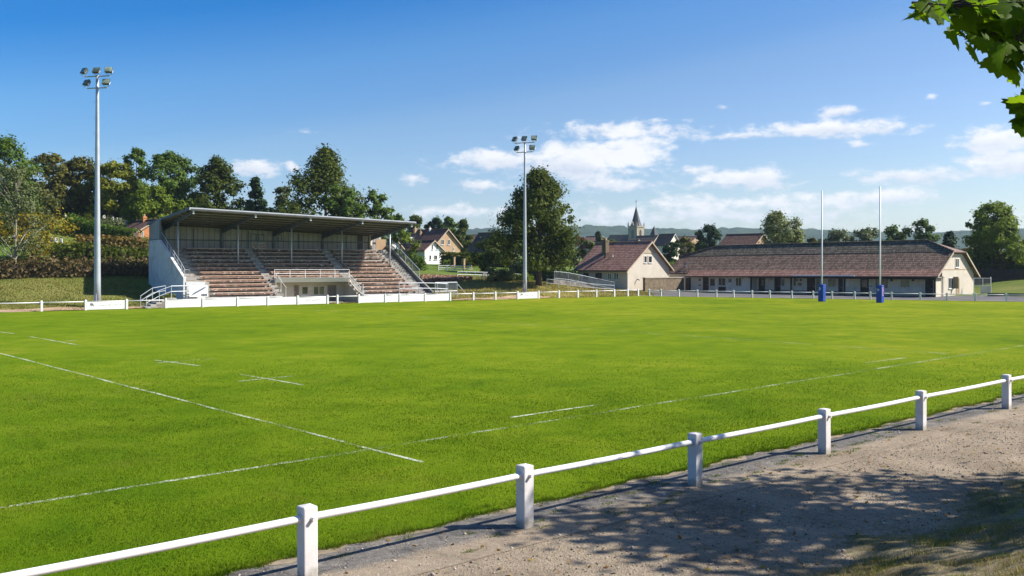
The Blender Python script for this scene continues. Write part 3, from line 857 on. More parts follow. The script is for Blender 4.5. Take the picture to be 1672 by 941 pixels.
def house(name, label, fr, L, W, z0, ze, zr, wall, roof, over=.35, cat='house', group=None, chim=(), ridge_b=None, barge='barge'):
    """gabled house: gables at a=0 and a=L, eaves along b=0 and b=W"""
    t = thing(name, fr.pt(0, 0, z0), label, cat, group)
    rb = W / 2 if ridge_b is None else ridge_b
    m = MB()
    prof = [(0, z0 - 1.5), (W, z0 - 1.5), (W, ze), (rb, zr - .12), (0, ze)]
    m.prism([fr.pt(0, b, z) for b, z in prof], [fr.pt(L, b, z) for b, z in prof])
    m.build('wall', M[wall], t)
    sl1, sl2 = (zr - ze) / rb, (zr - ze) / (W - rb)
    r = MB(); e = over
    roof_plane(r, [fr.pt(-e, -e, ze - e * sl1 + .1), fr.pt(L + e, -e, ze - e * sl1 + .1), fr.pt(L + e, rb, zr + .1), fr.pt(-e, rb, zr + .1)])
    roof_plane(r, [fr.pt(L + e, W + e, ze - e * sl2 + .1), fr.pt(-e, W + e, ze - e * sl2 + .1), fr.pt(-e, rb + .001, zr + .1), fr.pt(L + e, rb + .001, zr + .1)])
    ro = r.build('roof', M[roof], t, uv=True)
    P = fr.pt
    for b0, zz0, sgn in ((-e, ze - e * sl1, 1), (W + e, ze - e * sl2, -1)):
        g_ = MB()
        g_.hexa([P(-e - .05, b0, zz0 - .1), P(-e - .01, b0, zz0 - .1), P(-e - .01, rb, zr - .1), P(-e - .05, rb, zr - .1),
                 P(-e - .05, b0, zz0 + .12), P(-e - .01, b0, zz0 + .12), P(-e - .01, rb, zr + .12), P(-e - .05, rb, zr + .12)])
        g_.build('bargeboard', M[barge], ro)
    rt = MB(); rt.tube([P(-e - .03, rb, zr + .1), P(L + e, rb, zr + .1)], .13, 8); rt.build('ridge_tile', M[roof], ro, uv=True)
    gt = MB(); gt.tube([P(-e, -e - .06, ze - e * sl1), P(L + e, -e - .06, ze - e * sl1)], .07, 8); gt.build('gutter', M['eave'], ro)
    for a, b, w, h, mt in chim:
        zc = (ze + (zr - ze) * (b / rb if b < rb else (W - b) / (W - rb)))
        c = MB(); c.box(fr, a - w / 2, a + w / 2, b - w / 2, b + w / 2, zc - .5, zc + h)
        c.box(fr, a - w / 2 - .05, a + w / 2 + .05, b - w / 2 - .05, b + w / 2 + .05, zc + h - .25, zc + h - .12)
        ch = c.build('chimney', M[mt], ro)
        q = MB(); q.tube([fr.pt(a, b, zc + h), fr.pt(a, b, zc + h + .3)], [w * .28, w * .22], 10); q.build('chimney_pot', M['plaster_tan'], ch)
    return t, ro

# --- clubhouse
def clubhouse():
    fr = CH; L, W = 39.5, 10.8
    t = thing('clubhouse', fr.pt(0, 0, 0), 'long low pale clubhouse with a mossy hipped tile roof and a shaded porch', 'building')
    ez, bz, rz, bb, rb, eb = 2.62, 5.5, 7.0, 3.5, 5.4, -.95
    def dz(a): return -.008 * a                        # the old roof sags a little to the far end
    # walls: deep porch from a=0 to 25.4, flush wall beyond
    jerk = [(1.4, -.3), (W, -.3), (W, 2.9), (7.3, 5.3), (3.5, 5.3), (1.4, 3.75)]
    w = MB(); w.prism([fr.pt(0, b, z) for b, z in jerk], [fr.pt(25.4, b, z) for b, z in jerk]); w.build('wall', M['plaster_cream'], t)
    jerk2 = [(.1, -.3), (W, -.3), (W, 2.9), (7.3, 5.0), (3.5, 5.0), (.1, 2.85)]
    w = MB(); w.prism([fr.pt(25.4, b, z) for b, z in jerk2], [fr.pt(39.5, b, z) for b, z in jerk2]); w.build('wall', M['plaster_pale'], t)
    pl = MB(); pl.box(fr, .02, 25.38, 1.352, 1.398, -.2, .55); pl.build('plinth', M['concrete'], t)
    pl = MB(); pl.box(fr, .18, 25.38, 1.362, 1.397, .551, 2.52); pl.build('porch_wall_brightened', M['plaster_pale'], t)  # same wall as the gable, coloured paler to brighten the shaded porch
    bnd = MB(); slab(bnd, face(fr, 'end'), 1.42, W - .02, 3.35, 3.43, -.01, .035); bnd.build('string_course', M['plaster_tan'], t)
    # roof: lower front slope, upper front slope, back slopes, half hips
    P = lambda a, b, z: fr.pt(a, b, z + dz(a))
    lo = MB()
    roof_plane(lo, [P(-.45, eb, ez), P(35.8, eb, ez), P(35.8, -.25, 3.03), P(40.0, -.25, 3.03), P(40.0, bb, bz), P(-.45, bb, bz)], .16)
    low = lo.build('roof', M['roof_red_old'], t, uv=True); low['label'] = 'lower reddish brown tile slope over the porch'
    st_ = MB(); roof_plane(st_, [P(-.46, eb - .03, ez + .0), P(35.8, eb - .03, ez + .0), P(35.8, .22, 3.40), P(-.46, .22, 3.40)], .05)
    eo = st_.build('eave_tile', M['roof_red'], low, uv=True); eo['label'] = 'lighter band of tiles along the eave'
    up = MB()
    roof_plane(up, [P(-.42, bb + .02, bz + .07), P(39.9, bb + .02, bz + .07), P(34.6, rb, rz), P(3.4, rb, rz)], .16)
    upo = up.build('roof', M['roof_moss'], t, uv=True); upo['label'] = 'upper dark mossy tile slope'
    bk = MB()
    roof_plane(bk, [P(40, 2 * rb - bb, bz + .05), P(-.42, 2 * rb - bb, bz + .05), P(3.4, rb + .01, rz), P(34.6, rb + .01, rz)], .16)
    roof_plane(bk, [P(40, W + .8, 2.5), P(-.45, W + .8, 2.5), P(-.45, 2 * rb - bb - .01, bz), P(40, 2 * rb - bb - .01, bz)], .16)
    bk.build('roof', M['roof_moss'], t, uv=True)
    hp = MB(); roof_plane(hp, [P(-.5, bb - .1, bz + .02), P(3.38, rb, rz + .01), P(-.5, 2 * rb - bb + .1, bz + .02)], .12)
    hpo = hp.build('hip', M['roof_pink'], t, uv=True)
    hp = MB(); roof_plane(hp, [P(40.05, bb - .1, bz + .02), P(34.62, rb, rz + .01), P(40.05, 2 * rb - bb + .1, bz + .02)], .12); hp.build('hip', M['roof_moss'], t, uv=True)
    rd = MB(); rd.tube([P(3.4, rb, rz + .03), P(34.6, rb, rz + .03)], .13, 8); rd.tube([P(3.4, rb, rz + .03), P(-.45, bb - .05, bz + .1)], .11, 8); rd.tube([P(34.6, rb, rz + .03), P(40, bb - .05, bz + .1)], .11, 8)
    rd.build('ridge_tile', M['roof_moss'], upo, uv=True)
    for b0, z0, b1, z1 in ((eb, ez, bb, bz), (W + .8, 2.5, 2 * rb - bb, bz)):
        bg = MB()
        bg.hexa([fr.pt(-.52, b0, z0 - .2), fr.pt(-.47, b0, z0 - .2), fr.pt(-.47, b1, z1 - .2), fr.pt(-.52, b1, z1 - .2), fr.pt(-.52, b0, z0 + .04), fr.pt(-.47, b0, z0 + .04), fr.pt(-.47, b1, z1 + .04), fr.pt(-.52, b1, z1 + .04)])
        bg.build('bargeboard', M['barge'], low)
    gu = MB(); gu.tube([P(-.45, eb - .07, ez - .1), P(35.8, eb - .07, ez - .1)], .07, 8); gu.build('gutter', M['eave'], low)
    gu = MB(); gu.tube([P(9.8, eb - .1, ez + .02), P(18.3, eb - .1, ez + .02)], .10, 8); gu.build('gutter', M['gutter'], low)
    so = MB(); roof_plane(so, [P(-.3, eb + .1, ez - .19), P(25.3, eb + .1, ez - .19), P(25.3, 1.39, ez - .17), P(-.3, 1.39, ez - .17)], .05); so.build('soffit', M['eave'], t)
    bm_ = MB(); bm_.box(fr, .0, 25.3, -.55, -.40, ez - .42, ez - .22); bm_.build('porch_beam', M['eave'], t)
    # porch posts
    for u in (1226.5, 1266, 1292, 1379, 1526.5):
        a = fr.a_of_u(u, -.45)
        p = MB(); p.box(fr, a - .09, a + .09, -.56, -.39, -.1, ez - .3); p.build('porch_post', M['eave'], t)
    rw = MB(); rw.box(fr, .02, .17, -.28, 1.39, -.2, 2.5); rw.build('return_wall', M['plaster_beige'], t)
    # openings from the photograph's columns and rows
    def P_front(b): return face(fr, 'front', b)
    def span(u0, u1, v0, v1, b):
        a0, a1 = fr.a_of_u(u0, b), fr.a_of_u(u1, b)
        d = fr.pt((a0 + a1) / 2, b, 0).y
        return a1, a0, zat(v1, d), zat(v0, d)
    b1, b2 = .1, 1.36
    for u0, u1, v0, v1, b, kind in [
        (1119.5, 1128, 453.5, 477, b1, 'door'), (1148, 1157, 453, 477.5, b1, 'door'), (1160, 1167, 455.5, 467, b1, 'wdark'),
        (1173, 1185, 454, 467, b1, 'wwhite'), (1201, 1211, 453.5, 467.5, b1, 'wwhite'),
        (1239, 1249, 454.5, 478, b2, 'doorglass'), (1267, 1274.5, 453, 478, b2, 'door'), (1275.5, 1281.5, 455, 468, b2, 'wpale'),
        (1318, 1331, 453.5, 479, b2, 'door'), (1332, 1340, 454, 476, b2, 'wpale'), (1352, 1366, 455, 469, b2, 'wgreen'),
        (1369, 1376, 453, 480, b2, 'door'), (1405, 1418.5, 454.5, 481, b2, 'doorglass'), (1430, 1449, 454.5, 470, b2, 'wdark'),
        (1470, 1486, 453.5, 470, b2, 'wgreen'), (1511, 1523.5, 454.5, 482.5, b2, 'door')]:
        a0, a1, z0, z1 = span(u0, u1, v0, v1, b)
        Pf = P_front(b)
        if kind.startswith('door'):
            door(Pf, a0, a1, .05, z1, t, 'brown_door', pane='glass' if kind == 'doorglass' else None)
        else:
            window(Pf, a0, a1, z0, z1, t, 'frame_white' if kind != 'wdark' else 'frame_dark', {'wwhite': 'glass', 'wdark': 'glass', 'wpale': 'glass_pale', 'wgreen': 'glass_green'}[kind], mull=1 if u1 - u0 > 8 else 0)
    def panel(name, u0, u1, v0, v1, b, mat, o=.03):
        a0, a1, z0, z1 = span(u0, u1, v0, v1, b)
        m = MB(); slab(m, P_front(b), a0, a1, z0, z1, -.01, o); return m.build(name, M[mat], t)
    panel('notice_panel', 1100, 1111, 454.5, 466, b1, 'plaster_white')
    panel('kick_panel', 1173, 1185, 468.5, 476, b1, 'dark_wood')
    for u0, u1, v0, v1, b, m_ in [(1141.5, 1144, 455.5, 459, b1, 'frame_dark'), (1140.5, 1144.5, 464.5, 467, b1, 'shutter'), (1189.5, 1195, 455.5, 461.5, b1, 'galv_dark'),
            (1299, 1302.5, 455.5, 459.5, b2, 'galv_dark'), (1306, 1309, 456, 459, b2, 'frame_dark'), (1303, 1309, 462, 467, b2, 'shutter'), (1296, 1299, 453, 467, b2, 'glass_green'),
            (1381.5, 1386, 452.5, 468, b2, 'plaster_white'), (1399, 1402, 458, 467, b2, 'plaster_pale'), (1421, 1423.5, 466.5, 468.5, b2, 'galv_dark')]:
        panel('notice_board', u0, u1, v0, v1, b, m_)
    for u, v, b in ((1118.5, 446, b1), (1260, 455.5, b2), (1456.5, 457, b2), (1491.5, 457, b2)):
        a = fr.a_of_u(u, b); d = fr.pt(a, b, 0).y; z = zat(v, d)
        m = MB(); m.tube([fr.pt(a, b + .02, z), fr.pt(a, b - .16, z)], [.05, .05], 8); m.tube([fr.pt(a, b - .16, z + .18), fr.pt(a, b - .16, z - .18)], [.08, .14], 10)
        m.build('wall_lamp', M['frame_dark' if u != 1260 else 'frame_white'], t)
    # gable end facing the sun
    Pe = face(fr, 'end')
    def espan(u0, u1, v0, v1):
        c0, c1 = fr.b_of_u(u0, 0), fr.b_of_u(u1, 0)
        d = fr.pt(0, (c0 + c1) / 2, 0).y
        return c0, c1, zat(v1, d), zat(v0, d)
    window(Pe, *espan(1559.5, 1565.5, 422, 437), t, 'frame_white', 'glass', mull=1)
    c0, c1, z0, z1 = espan(1548.5, 1556, 453.5, 471.5)
    w = window(Pe, c0, c1, z0, z1, t, 'frame_white', 'glass')
    s = MB(); s.hexa([Pe(c1, z0, .02), Pe(c1 + .04, z0, .0), Pe(c1 + .12, z0, .62), Pe(c1 + .06, z0, .64), Pe(c1, z1 + .1, .02), Pe(c1 + .04, z1 + .1, .0), Pe(c1 + .12, z1 + .1, .62), Pe(c1 + .06, z1 + .1, .64)])
    s.build('shutter', M['shutter'], w)
    c0, c1, z0, z1 = espan(1561, 1566, 454.5, 483)
    door(Pe, c0, c1, .1, z1, t, 'shutter', 'barge')
    dp = MB(); dp.tube([fr.pt(-.1, 1.34, 2.6), fr.pt(-.1, 1.34, 0)], .05, 8); dp.build('drainpipe', M['galv_dark'], t)
    dp = MB(); a = 35.75; dp.tube([fr.pt(a, .0, 2.5), fr.pt(a, .0, 0)], .06, 8); dp.build('drainpipe', M['frame_dark'], t)
    # vent and bent pipe on the lower slope
    v_ = MB(); a = fr.a_of_u(1119, 1.0); v_.tube([P(a, 1.0, 3.8), P(a, 1.0, 4.35)], .14, 10); v_.tube([P(a, 1.0, 4.35), P(a - 1.6, 1.3, 4.5)], .05, 8); v_.build('roof_vent', M['galv_dark'], low)
clubhouse()

# --- house with the red roof beside the clubhouse
H1 = Fr((16.05, 132.0), TL, T1)
def house1():
    t, ro = house('house', 'beige gabled house with a red tile roof next to the clubhouse', H1, 9.4, 9.5, .4, 3.45, 7.15, 'plaster_cream', 'roof_red', .5,
                  chim=[(6.6, 2.95, .75, 1.9, 'stone_wall')], ridge_b=4.9)
    Pf, Pe = face(H1, 'front'), face(H1, 'end')
    for u0, u1, v0, v1, k in [(953, 961, 446, 456.5, 'd'), (972.5, 982.5, 446, 457.5, 'd'), (992.5, 999, 446.5, 456.5, 'g'), (1002.5, 1010.5, 445.5, 457.5, 'p')]:
        a0, a1 = H1.a_of_u(u0, 0), H1.a_of_u(u1, 0); d = H1.pt((a0 + a1) / 2, 0, 0).y
        window(Pf, a1, a0, zat(v1, d), zat(v0, d), t, 'frame_dark' if k == 'd' else 'frame_white', {'d': 'glass', 'g': 'glass_green', 'p': 'glass_pale'}[k], mull=0 if k == 'd' else 1)
    for u0, u1 in ((1051.5, 1056), (1058.5, 1064.5)):
        c0, c1 = H1.b_of_u(u0, 0), H1.b_of_u(u1, 0); d = H1.pt(0, c0, 0).y
        w = window(Pe, c0, c1, zat(429.5, d), zat(418, d), t, 'frame_white', 'glass', mull=0)
    s = MB(); c0, c1 = H1.b_of_u(1056.2, 0), H1.b_of_u(1058.2, 0); d = H1.pt(0, c0, 0).y
    slab(s, Pe, c0, c1, zat(429.5, d), zat(418, d), -.01, .05); s.build('shutter', M['shutter'], w)
    c0, c1 = H1.b_of_u(1050, 0), H1.b_of_u(1069, 0)
    cl = MB(); cl.prism([Pe(c0 - .3, 5.62, -.01), Pe(c1 + .3, 5.62, -.01), Pe(4.9, 6.95, -.01)], [Pe(c0 - .3, 5.62, .07), Pe(c1 + .3, 5.62, .07), Pe(4.9, 6.95, .07)]); cl.build('gable_board', M['barge'], t)
    dp = MB(); dp.tube([H1.pt(-.1, -.45, 3.2), H1.pt(-.1, -.02, 2.8), H1.pt(-.1, -.02, .3)], .06, 8); dp.build('drainpipe', M['frame_white'], t)
    c = H1.b_of_u(1040, 0)
    l = MB(); l.tube([Pe(c, 1.9, .0), Pe(c, 1.9, .35), Pe(c, 1.7, .4)], .06, 8); l.build('wall_lamp', M['frame_dark'], t)
    v = MB(); a, b, z = 5.8, 2.0, 5.05
    v.tube([H1.pt(a, b, z - .3), H1.pt(a, b, z + .55)], .16, 10); v.tube([H1.pt(a, b, z + .55), H1.pt(a, b, z + .6)], .3, 10); v.build('roof_vent', M['frame_dark'], ro)
    v = MB(); a, b, z = 4.4, 2.0, 5.05
    v.tube([H1.pt(a, b, z - .3), H1.pt(a, b, z + .35)], .10, 10); v.build('roof_vent', M['frame_white'], ro)
house1()
sw = thing('garden_wall', H1.pt(-1, 3, .3), 'rough brown stone garden wall between the red roofed house and the clubhouse', 'wall')
b = MB(); b.box(H1, -1.9, -1.5, 1.6, 10.5, -.2, 2.05); b.build('masonry', M['stone_wall'], sw)
b = MB(); b.box(H1, -1.98, -1.42, 1.55, 10.55, 2.05, 2.17); b.build('coping', M['stone'], sw)

# --- white house and tan house beyond the grandstand
WH = Fr((-14.75, 160), TL, T1)
t, ro = house('house', 'small white gabled house with a brown roof at the end of the garden', WH, 4.6, 3.9, 4.0, 6.5, 8.0, 'plaster_white', 'roof_brown', .3)
Pe, Pf = face(WH, 'end'), face(WH, 'front')
for u0, u1, v0, v1 in ((701, 704, 417, 424.5), (708.5, 714, 417, 424.5), (704.8, 707.3, 399, 408), (712, 715, 400, 407.5)):
    c0, c1 = WH.b_of_u(u0, 0), WH.b_of_u(u1, 0); d = 161
    window(Pe, c0, c1, zat(v1, d), zat(v0, d), t, 'frame_white', 'glass', mull=1 if u1 - u0 > 4 else 0, fw=.05)
window(Pf, WH.a_of_u(680.5, 0), WH.a_of_u(678, 0), zat(415, 161), zat(410, 161), t, 'frame_dark', 'glass', mull=0, fw=.05)
TH = Fr((-14.45, 175.8), TL, T1)
t, ro = house('house', 'tall tan rendered house with twin gable windows above the dark hedge', TH, 12.5, 6.3, 4.5, 7.6, 10.55, 'plaster_tan', 'roof_brown', .35,
     chim=[(9.4, 2.7, .6, .9, 'plaster_tan'), (7.0, 2.2, .35, .7, 'plaster_tan'), (5.0, 2.9, .3, .7, 'plaster_white')])
Pe = face(TH, 'end')
for u0, u1, v0, v1 in ((720, 725, 391.5, 400), (731, 735, 391.5, 400), (738.8, 741.5, 403.5, 410.5)):
    c0, c1 = TH.b_of_u(u0, 0), TH.b_of_u(u1, 0)
    window(Pe, c0, c1, zat(v1, 178), zat(v0, 178), t, 'frame_white', 'glass', fw=.06)
dm = MB(); a, b_, z = 8.4, .9, 8.55
dm.box(TH, a - .5, a + .5, b_ - .5, b_ + 1.2, z - .6, z + .7); dm.build('dormer', M['frame_white'], ro)
BN = Fr((-4.4, 165), TL, T1)
house('barn', 'brown barn with a steep old tile roof half hidden by dark bushes', BN, 5.4, 6.0, 3.6, 6.0, 9.55, 'stone', 'roof_grey', .4, 'barn', ridge_b=3.1)
B2 = Fr(at(784, 400, 230).xy, TL, T1)
house('house', 'distant house with a plain brown roof behind the barn', B2, 9, 8, 6, zat(394, 230), zat(383, 230), 'plaster_tan', 'roof_brown', .3)
OH = Fr(at(221.5, 392, 130).xy, TL, T1)
t, ro = house('house', 'small orange brick house above the clipped hillside hedge', OH, 7.5, 5.6, 6.9, zat(380, 130), zat(360, 132), 'brick_orange', 'roof_brown', .35, chim=[(3.5, 2.6, .5, .8, 'brick_orange')])
window(face(OH, 'end'), OH.b_of_u(231, 0), OH.b_of_u(234.5, 0), zat(389, 131), zat(378.5, 131), t, 'frame_white', 'glass_pale', mull=0, fw=.06)
PW = Fr(at(633, 415, 165).xy, TL, T1)
house('house', 'pale house glimpsed behind the end of the grandstand', PW, 5, 3.2, 3.6, zat(405, 165), zat(391, 166), 'plaster_white', 'roof_pink', .3)

# --- church
CHU = Fr((55.4, 420.0), TL, T1)
def church():
    t = thing('church', CHU.pt(2.5, 2.5, 6), 'stone village church with a slender slate spire', 'church')
    S = 5.0
    b = MB(); b.box(CHU, 0, S, 0, S, 4, 20.6); tw = b.build('tower', M['stone'], t)
    b = MB(); b.box(CHU, -.25, S + .25, -.25, S + .25, 20.6, 21.1); b.build('cornice', M['stone'], tw)
    sp = MB(); c = S / 2
    rings = []
    for h, r in ((21.1, 2.75), (22.2, 2.15), (24.2, 1.55), (30.0, .06)):
        rings.append([CHU.pt(c + r * 1.06 * math.cos(math.pi / 8 + k * math.pi / 4), c + r * 1.06 * math.sin(math.pi / 8 + k * math.pi / 4), h) for k in range(8)])
    for r0, r1 in zip(rings, rings[1:]): sp.prism(r0, r1)
    spo = sp.build('spire', M['slate'], t)
    x = MB(); x.tube([CHU.pt(c, c, 29.8), CHU.pt(c, c, 32.6)], .08, 6); x.tube([CHU.pt(c - .5, c + .5, 32.0), CHU.pt(c + .5, c - .5, 32.0)], .07, 6); x.tube([CHU.pt(c, c, 32.6), CHU.pt(c, c, 33.1)], [.2, .02], 6); x.build('cross', M['frame_dark'], spo)
    for a, b_ in ((0, 0), (S, 0), (0, S), (S, S)):
        p = MB(); p.tube([CHU.pt(a, b_, 21.0), CHU.pt(a, b_, 22.0), CHU.pt(a, b_, 23.2)], [.32, .28, .02], 6); p.build('pinnacle', M['stone'], tw)
    d = MB(); d.prism([CHU.pt(1.6, -.28, 21.1), CHU.pt(3.4, -.28, 21.1), CHU.pt(2.5, -.28, 23.2)], [CHU.pt(1.6, 1.6, 21.1), CHU.pt(3.4, 1.6, 21.1), CHU.pt(2.5, 1.6, 23.2)]); d.build('dormer', M['stone'], spo)
    for P in (face(CHU, 'front'), face(CHU, 'end')):
        for c0 in ((1.75,) if P(0, 0, 0) != face(CHU, 'end')(0, 0, 0) or True else ()):
            w = MB(); slab(w, P, c0, c0 + 1.4, 15.6, 18.8, -.01, .05); slab(w, P, c0 + .25, c0 + 1.15, 18.8, 19.4, -.01, .05); w.build('belfry_opening', M['glass'], tw)
    # nave running away to the left, choir to the right
    n = MB(); prof = [(-2.5, 3), (7.5, 3), (7.5, 12.0), (2.5, 17.3), (-2.5, 12.0)]
    n.prism([CHU.pt(S, b_, z) for b_, z in prof], [CHU.pt(S + 12.5, b_, z) for b_, z in prof]); n.build('nave', M['stone'], t)
    r = MB()
    roof_plane(r, [CHU.pt(S + .02, -3.0, 11.7), CHU.pt(S + 13, -3.0, 11.7), CHU.pt(S + 13, 2.5, 17.5), CHU.pt(S + .02, 2.5, 17.5)]); roof_plane(r, [CHU.pt(S + 13, 8.0, 11.7), CHU.pt(S + .02, 8.0, 11.7), CHU.pt(S + .02, 2.51, 17.5), CHU.pt(S + 13, 2.51, 17.5)])
    r.build('roof', M['roof_grey'], t, uv=True)
church()
# --- village roofs
def vhouse(u, d, L, W, v_e, v_r, wall, roof, label, flip=False, **k):
    p = at(u, 420, d)
    ex, ey = (TL, T1) if not flip else ((T1[0], T1[1]), (TL[0], TL[1]))
    fr = Fr((p.x, p.y), ex, ey)
    ze, zr = zat(v_e, d), zat(v_r, d + W / 3)
    return house('house', label, fr, L, W, min(7, ze - 2.5), ze, zr, wall, roof, .3, group='village houses around the church', **k), fr, ze
(t, r), fr, ze = vhouse(1064, 330, 9, 6.5, 398, 385, 'stone', 'roof_grey', 'grey stone house with a bare gable just to one side of the church tower')
window(face(fr, 'end'), 2.6, 3.6, ze - .2, ze + 1.1, t, 'frame_white', 'glass', mull=0)
(t, r), fr, ze = vhouse(1091, 290, 5.5, 6.2, 400, 382.5, 'plaster_pale', 'roof_brown', 'steep gabled village house with a pale rake beside the dark conifer', barge='frame_white')
window(face(fr, 'end'), 2.4, 3.4, ze - 1, ze + .4, t, 'frame_white', 'glass', mull=0)
(t, r), fr, ze = vhouse(1128, 340, 12, 8, 395, 386.5, 'plaster_tan', 'roof_brown', 'long village roof of plain brown tiles left of the round dark tree')
window(face(fr, 'front'), 3, 4, ze - 1.6, ze - .5, t, 'frame_white', 'glass', mull=0)
vhouse(1036, 300, 3.5, 4, 401, 392, 'plaster_beige', 'roof_pink', 'little pinkish roof below the church tower')
vhouse(972, 330, 7, 7, 398, 386, 'plaster_tan', 'roof_red', 'village house with a reddish roof beyond the big tree')
(t, r), fr, ze = vhouse(986, 300, 7, 6, 404, 394, 'plaster_beige', 'roof_grey', 'low village house with a grey roof behind the leafy garden')
vhouse(1222, 175, 5.5, 6.4, 402.5, 383.5, 'plaster_tan', 'roof_brown', 'dark brown roof standing behind the clubhouse beside the tree', over=.3) if False else None
p = at(1229, 402, 178); fr = Fr((p.x, p.y), TL, T1)
house('house', 'house with a dark brown roof standing just behind the clubhouse', fr, 7.6, 6.4, 3.0, zat(402, 178), zat(383, 181), 'plaster_tan', 'roof_brown', .4)
p = at(1068, 386, 350)
tr = thing('turret', Vector((p.x, p.y, 6)), 'dark pointed turret roof near the church', 'turret')
b = MB(); b.tube([Vector((p.x, p.y, 5)), Vector((p.x, p.y, 13.5))], 1.6, 8); b.build('wall', M['stone'], tr)
b = MB(); b.tube([Vector((p.x, p.y, 13.5)), Vector((p.x, p.y, 18.2))], [2.2, .05], 8); b.build('roof', M['slate'], tr)

# ------------------------------------------------------------------ grandstand
def grandstand():
    fr = GS
    t = thing('grandstand', fr.pt(13, 6, 0), 'weathered grandstand of timber bench rows under a grey sloping roof', 'grandstand')
    Lk = 26.7
    W0, TR, Z0, RS = .6, .8, .85, .405
    NR = 12
    zfl = lambda i: Z0 + RS * i
    zr = lambda k, w: 9.52 - .030 * k - (w - 1) * .105
    # terrace
    def profile(i0, w_front, zbot):
        pr = [(w_front, zbot), (w_front, zfl(i0))]
        for i in range(i0, NR):
            w = W0 + TR * (i + 1)
            pr += [(w, zfl(i)), (w, zfl(i + 1))]
        pr += [(12.2, zfl(NR)), (12.2, zbot)]
        return pr
    tm = MB()
    for k0, k1, i0, wf, zb in ((0.01, 9.5, 0, .05, -.3), (9.501, 18.4, 4, 3.35, 2.12), (18.401, Lk - .01, 0, .05, -.3)):
        pr = profile(i0, wf, zb)
        tm.prism([fr.pt(k0, w, z) for w, z in pr], [fr.pt(k1, w, z) for w, z in pr])
    tm.build('terrace', M['concrete_dark'], t)
    # walls
    lw = [(0, -.4), (12.5, -.4), (12.5, 6.5), (8.4, 6.5), (.0, 2.75)]
    m = MB(); m.prism([fr.pt(-.25, w, z) for w, z in lw], [fr.pt(0, w, z) for w, z in lw]); m.build('side_wall', M['concrete_white'], t)
    m = MB(); m.box(fr, .0, 1.75, -.06, .045, -.3, 2.35); m.build('front_wall', M['concrete_white'], t)
    m = MB(); m.box(fr, 1.752, 9.48, -.03, .045, -.3, .83); m.build('front_wall', M['concrete_white'], t)
    m = MB(); m.box(fr, 18.42, Lk, -.03, .045, -.3, .83); m.build('front_wall', M['concrete_white'], t)
    rw = [(.0, -.4), (12.5, -.4), (12.5, 6.3), (10.2, 6.2), (3.6, 2.75), (.0, 1.0)]
    m = MB(); m.prism([fr.pt(Lk, w, z) for w, z in rw], [fr.pt(Lk + .2, w, z) for w, z in rw]); m.build('side_wall', M['mesh_grey'], t)
    bw = [(0, 5.4), (Lk, 5.4), (Lk, zr(Lk, 12.3) - .15), (0, zr(0, 12.3) - .15)]
    m = MB(); m.prism([fr.pt(k, 12.22, z) for k, z in bw], [fr.pt(k, 12.35, z) for k, z in bw]); bwo = m.build('back_wall', M['sheet_back'], t, uv=True)
    m = MB(); m.box(fr, 0, Lk, 12.36, 12.6, -.3, 5.6); m.build('back_wall', M['concrete'], t)
    m = MB(); m.box(fr, .05, Lk - .05, 12.14, 12.215, 6.55, 6.68); m.box(fr, .05, Lk - .05, 12.15, 12.215, 5.45, 5.75); m.build('wall_rail', M['steel_blue'], bwo)
    lc = [(8.5, 6.5), (12.4, 6.5), (12.4, zr(0, 12.4) - .12), (8.5, zr(0, 8.5) - .12)]
    m = MB(); m.prism([fr.pt(-.16, w, z) for w, z in lc], [fr.pt(-.10, w, z) for w, z in lc]); m.build('side_cladding', M['sheet_back'], t, uv=True)
    m = MB(); m.box(fr, -.2, -.06, 8.4, 8.55, 6.4, zr(0, 8.5) - .1); m.box(fr, -.2, -.06, 12.35, 12.5, 6.4, zr(0, 12.4) - .1); m.box(fr, -.19, -.07, 8.55, 12.35, 6.42, 6.6); m.build('cladding_frame', M['steel_blue'], t)
    # roof
    k0, k1, w0, w1 = .8, 25.6, 1.7, 12.75
    r = MB(); roof_plane(r, [fr.pt(k0, w0, zr(k0, w0)), fr.pt(k1, w0, zr(k1, w0)), fr.pt(k1, w1, zr(k1, w1)), fr.pt(-.3, w1, zr(0, w1))], .07)
    ro = r.build('roof', M['sheet_roof'], t, uv=True)
    fs = MB()
    fs.hexa([fr.pt(k0, w0 - .06, zr(k0, w0) - .2), fr.pt(k1, w0 - .06, zr(k1, w0) - .2), fr.pt(k1, w0 - .005, zr(k1, w0) - .2), fr.pt(k0, w0 - .005, zr(k0, w0) - .2),
             fr.pt(k0, w0 - .06, zr(k0, w0) + .06), fr.pt(k1, w0 - .06, zr(k1, w0) + .06), fr.pt(k1, w0 - .005, zr(k1, w0) + .06), fr.pt(k0, w0 - .005, zr(k0, w0) + .06)])
    fs.build('fascia', M['fascia'], ro)
    for ka, kb in ((k0, -.3), (k1, k1)):
        s = -1 if ka == k0 else 1
        f2 = MB(); f2.hexa([fr.pt(ka + s * .06, w0, zr(ka, w0) - .2), fr.pt(ka + s * .005, w0, zr(ka, w0) - .2), fr.pt(kb + s * .005, w1, zr(0 if s < 0 else kb, w1) - .2), fr.pt(kb + s * .06, w1, zr(0 if s < 0 else kb, w1) - .2),
              fr.pt(ka + s * .06, w0, zr(ka, w0) + .05), fr.pt(ka + s * .005, w0, zr(ka, w0) + .05), fr.pt(kb + s * .005, w1, zr(0 if s < 0 else kb, w1) + .05), fr.pt(kb + s * .06, w1, zr(0 if s < 0 else kb, w1) + .05)])
        f2.build('fascia', M['steel_blue'], ro)
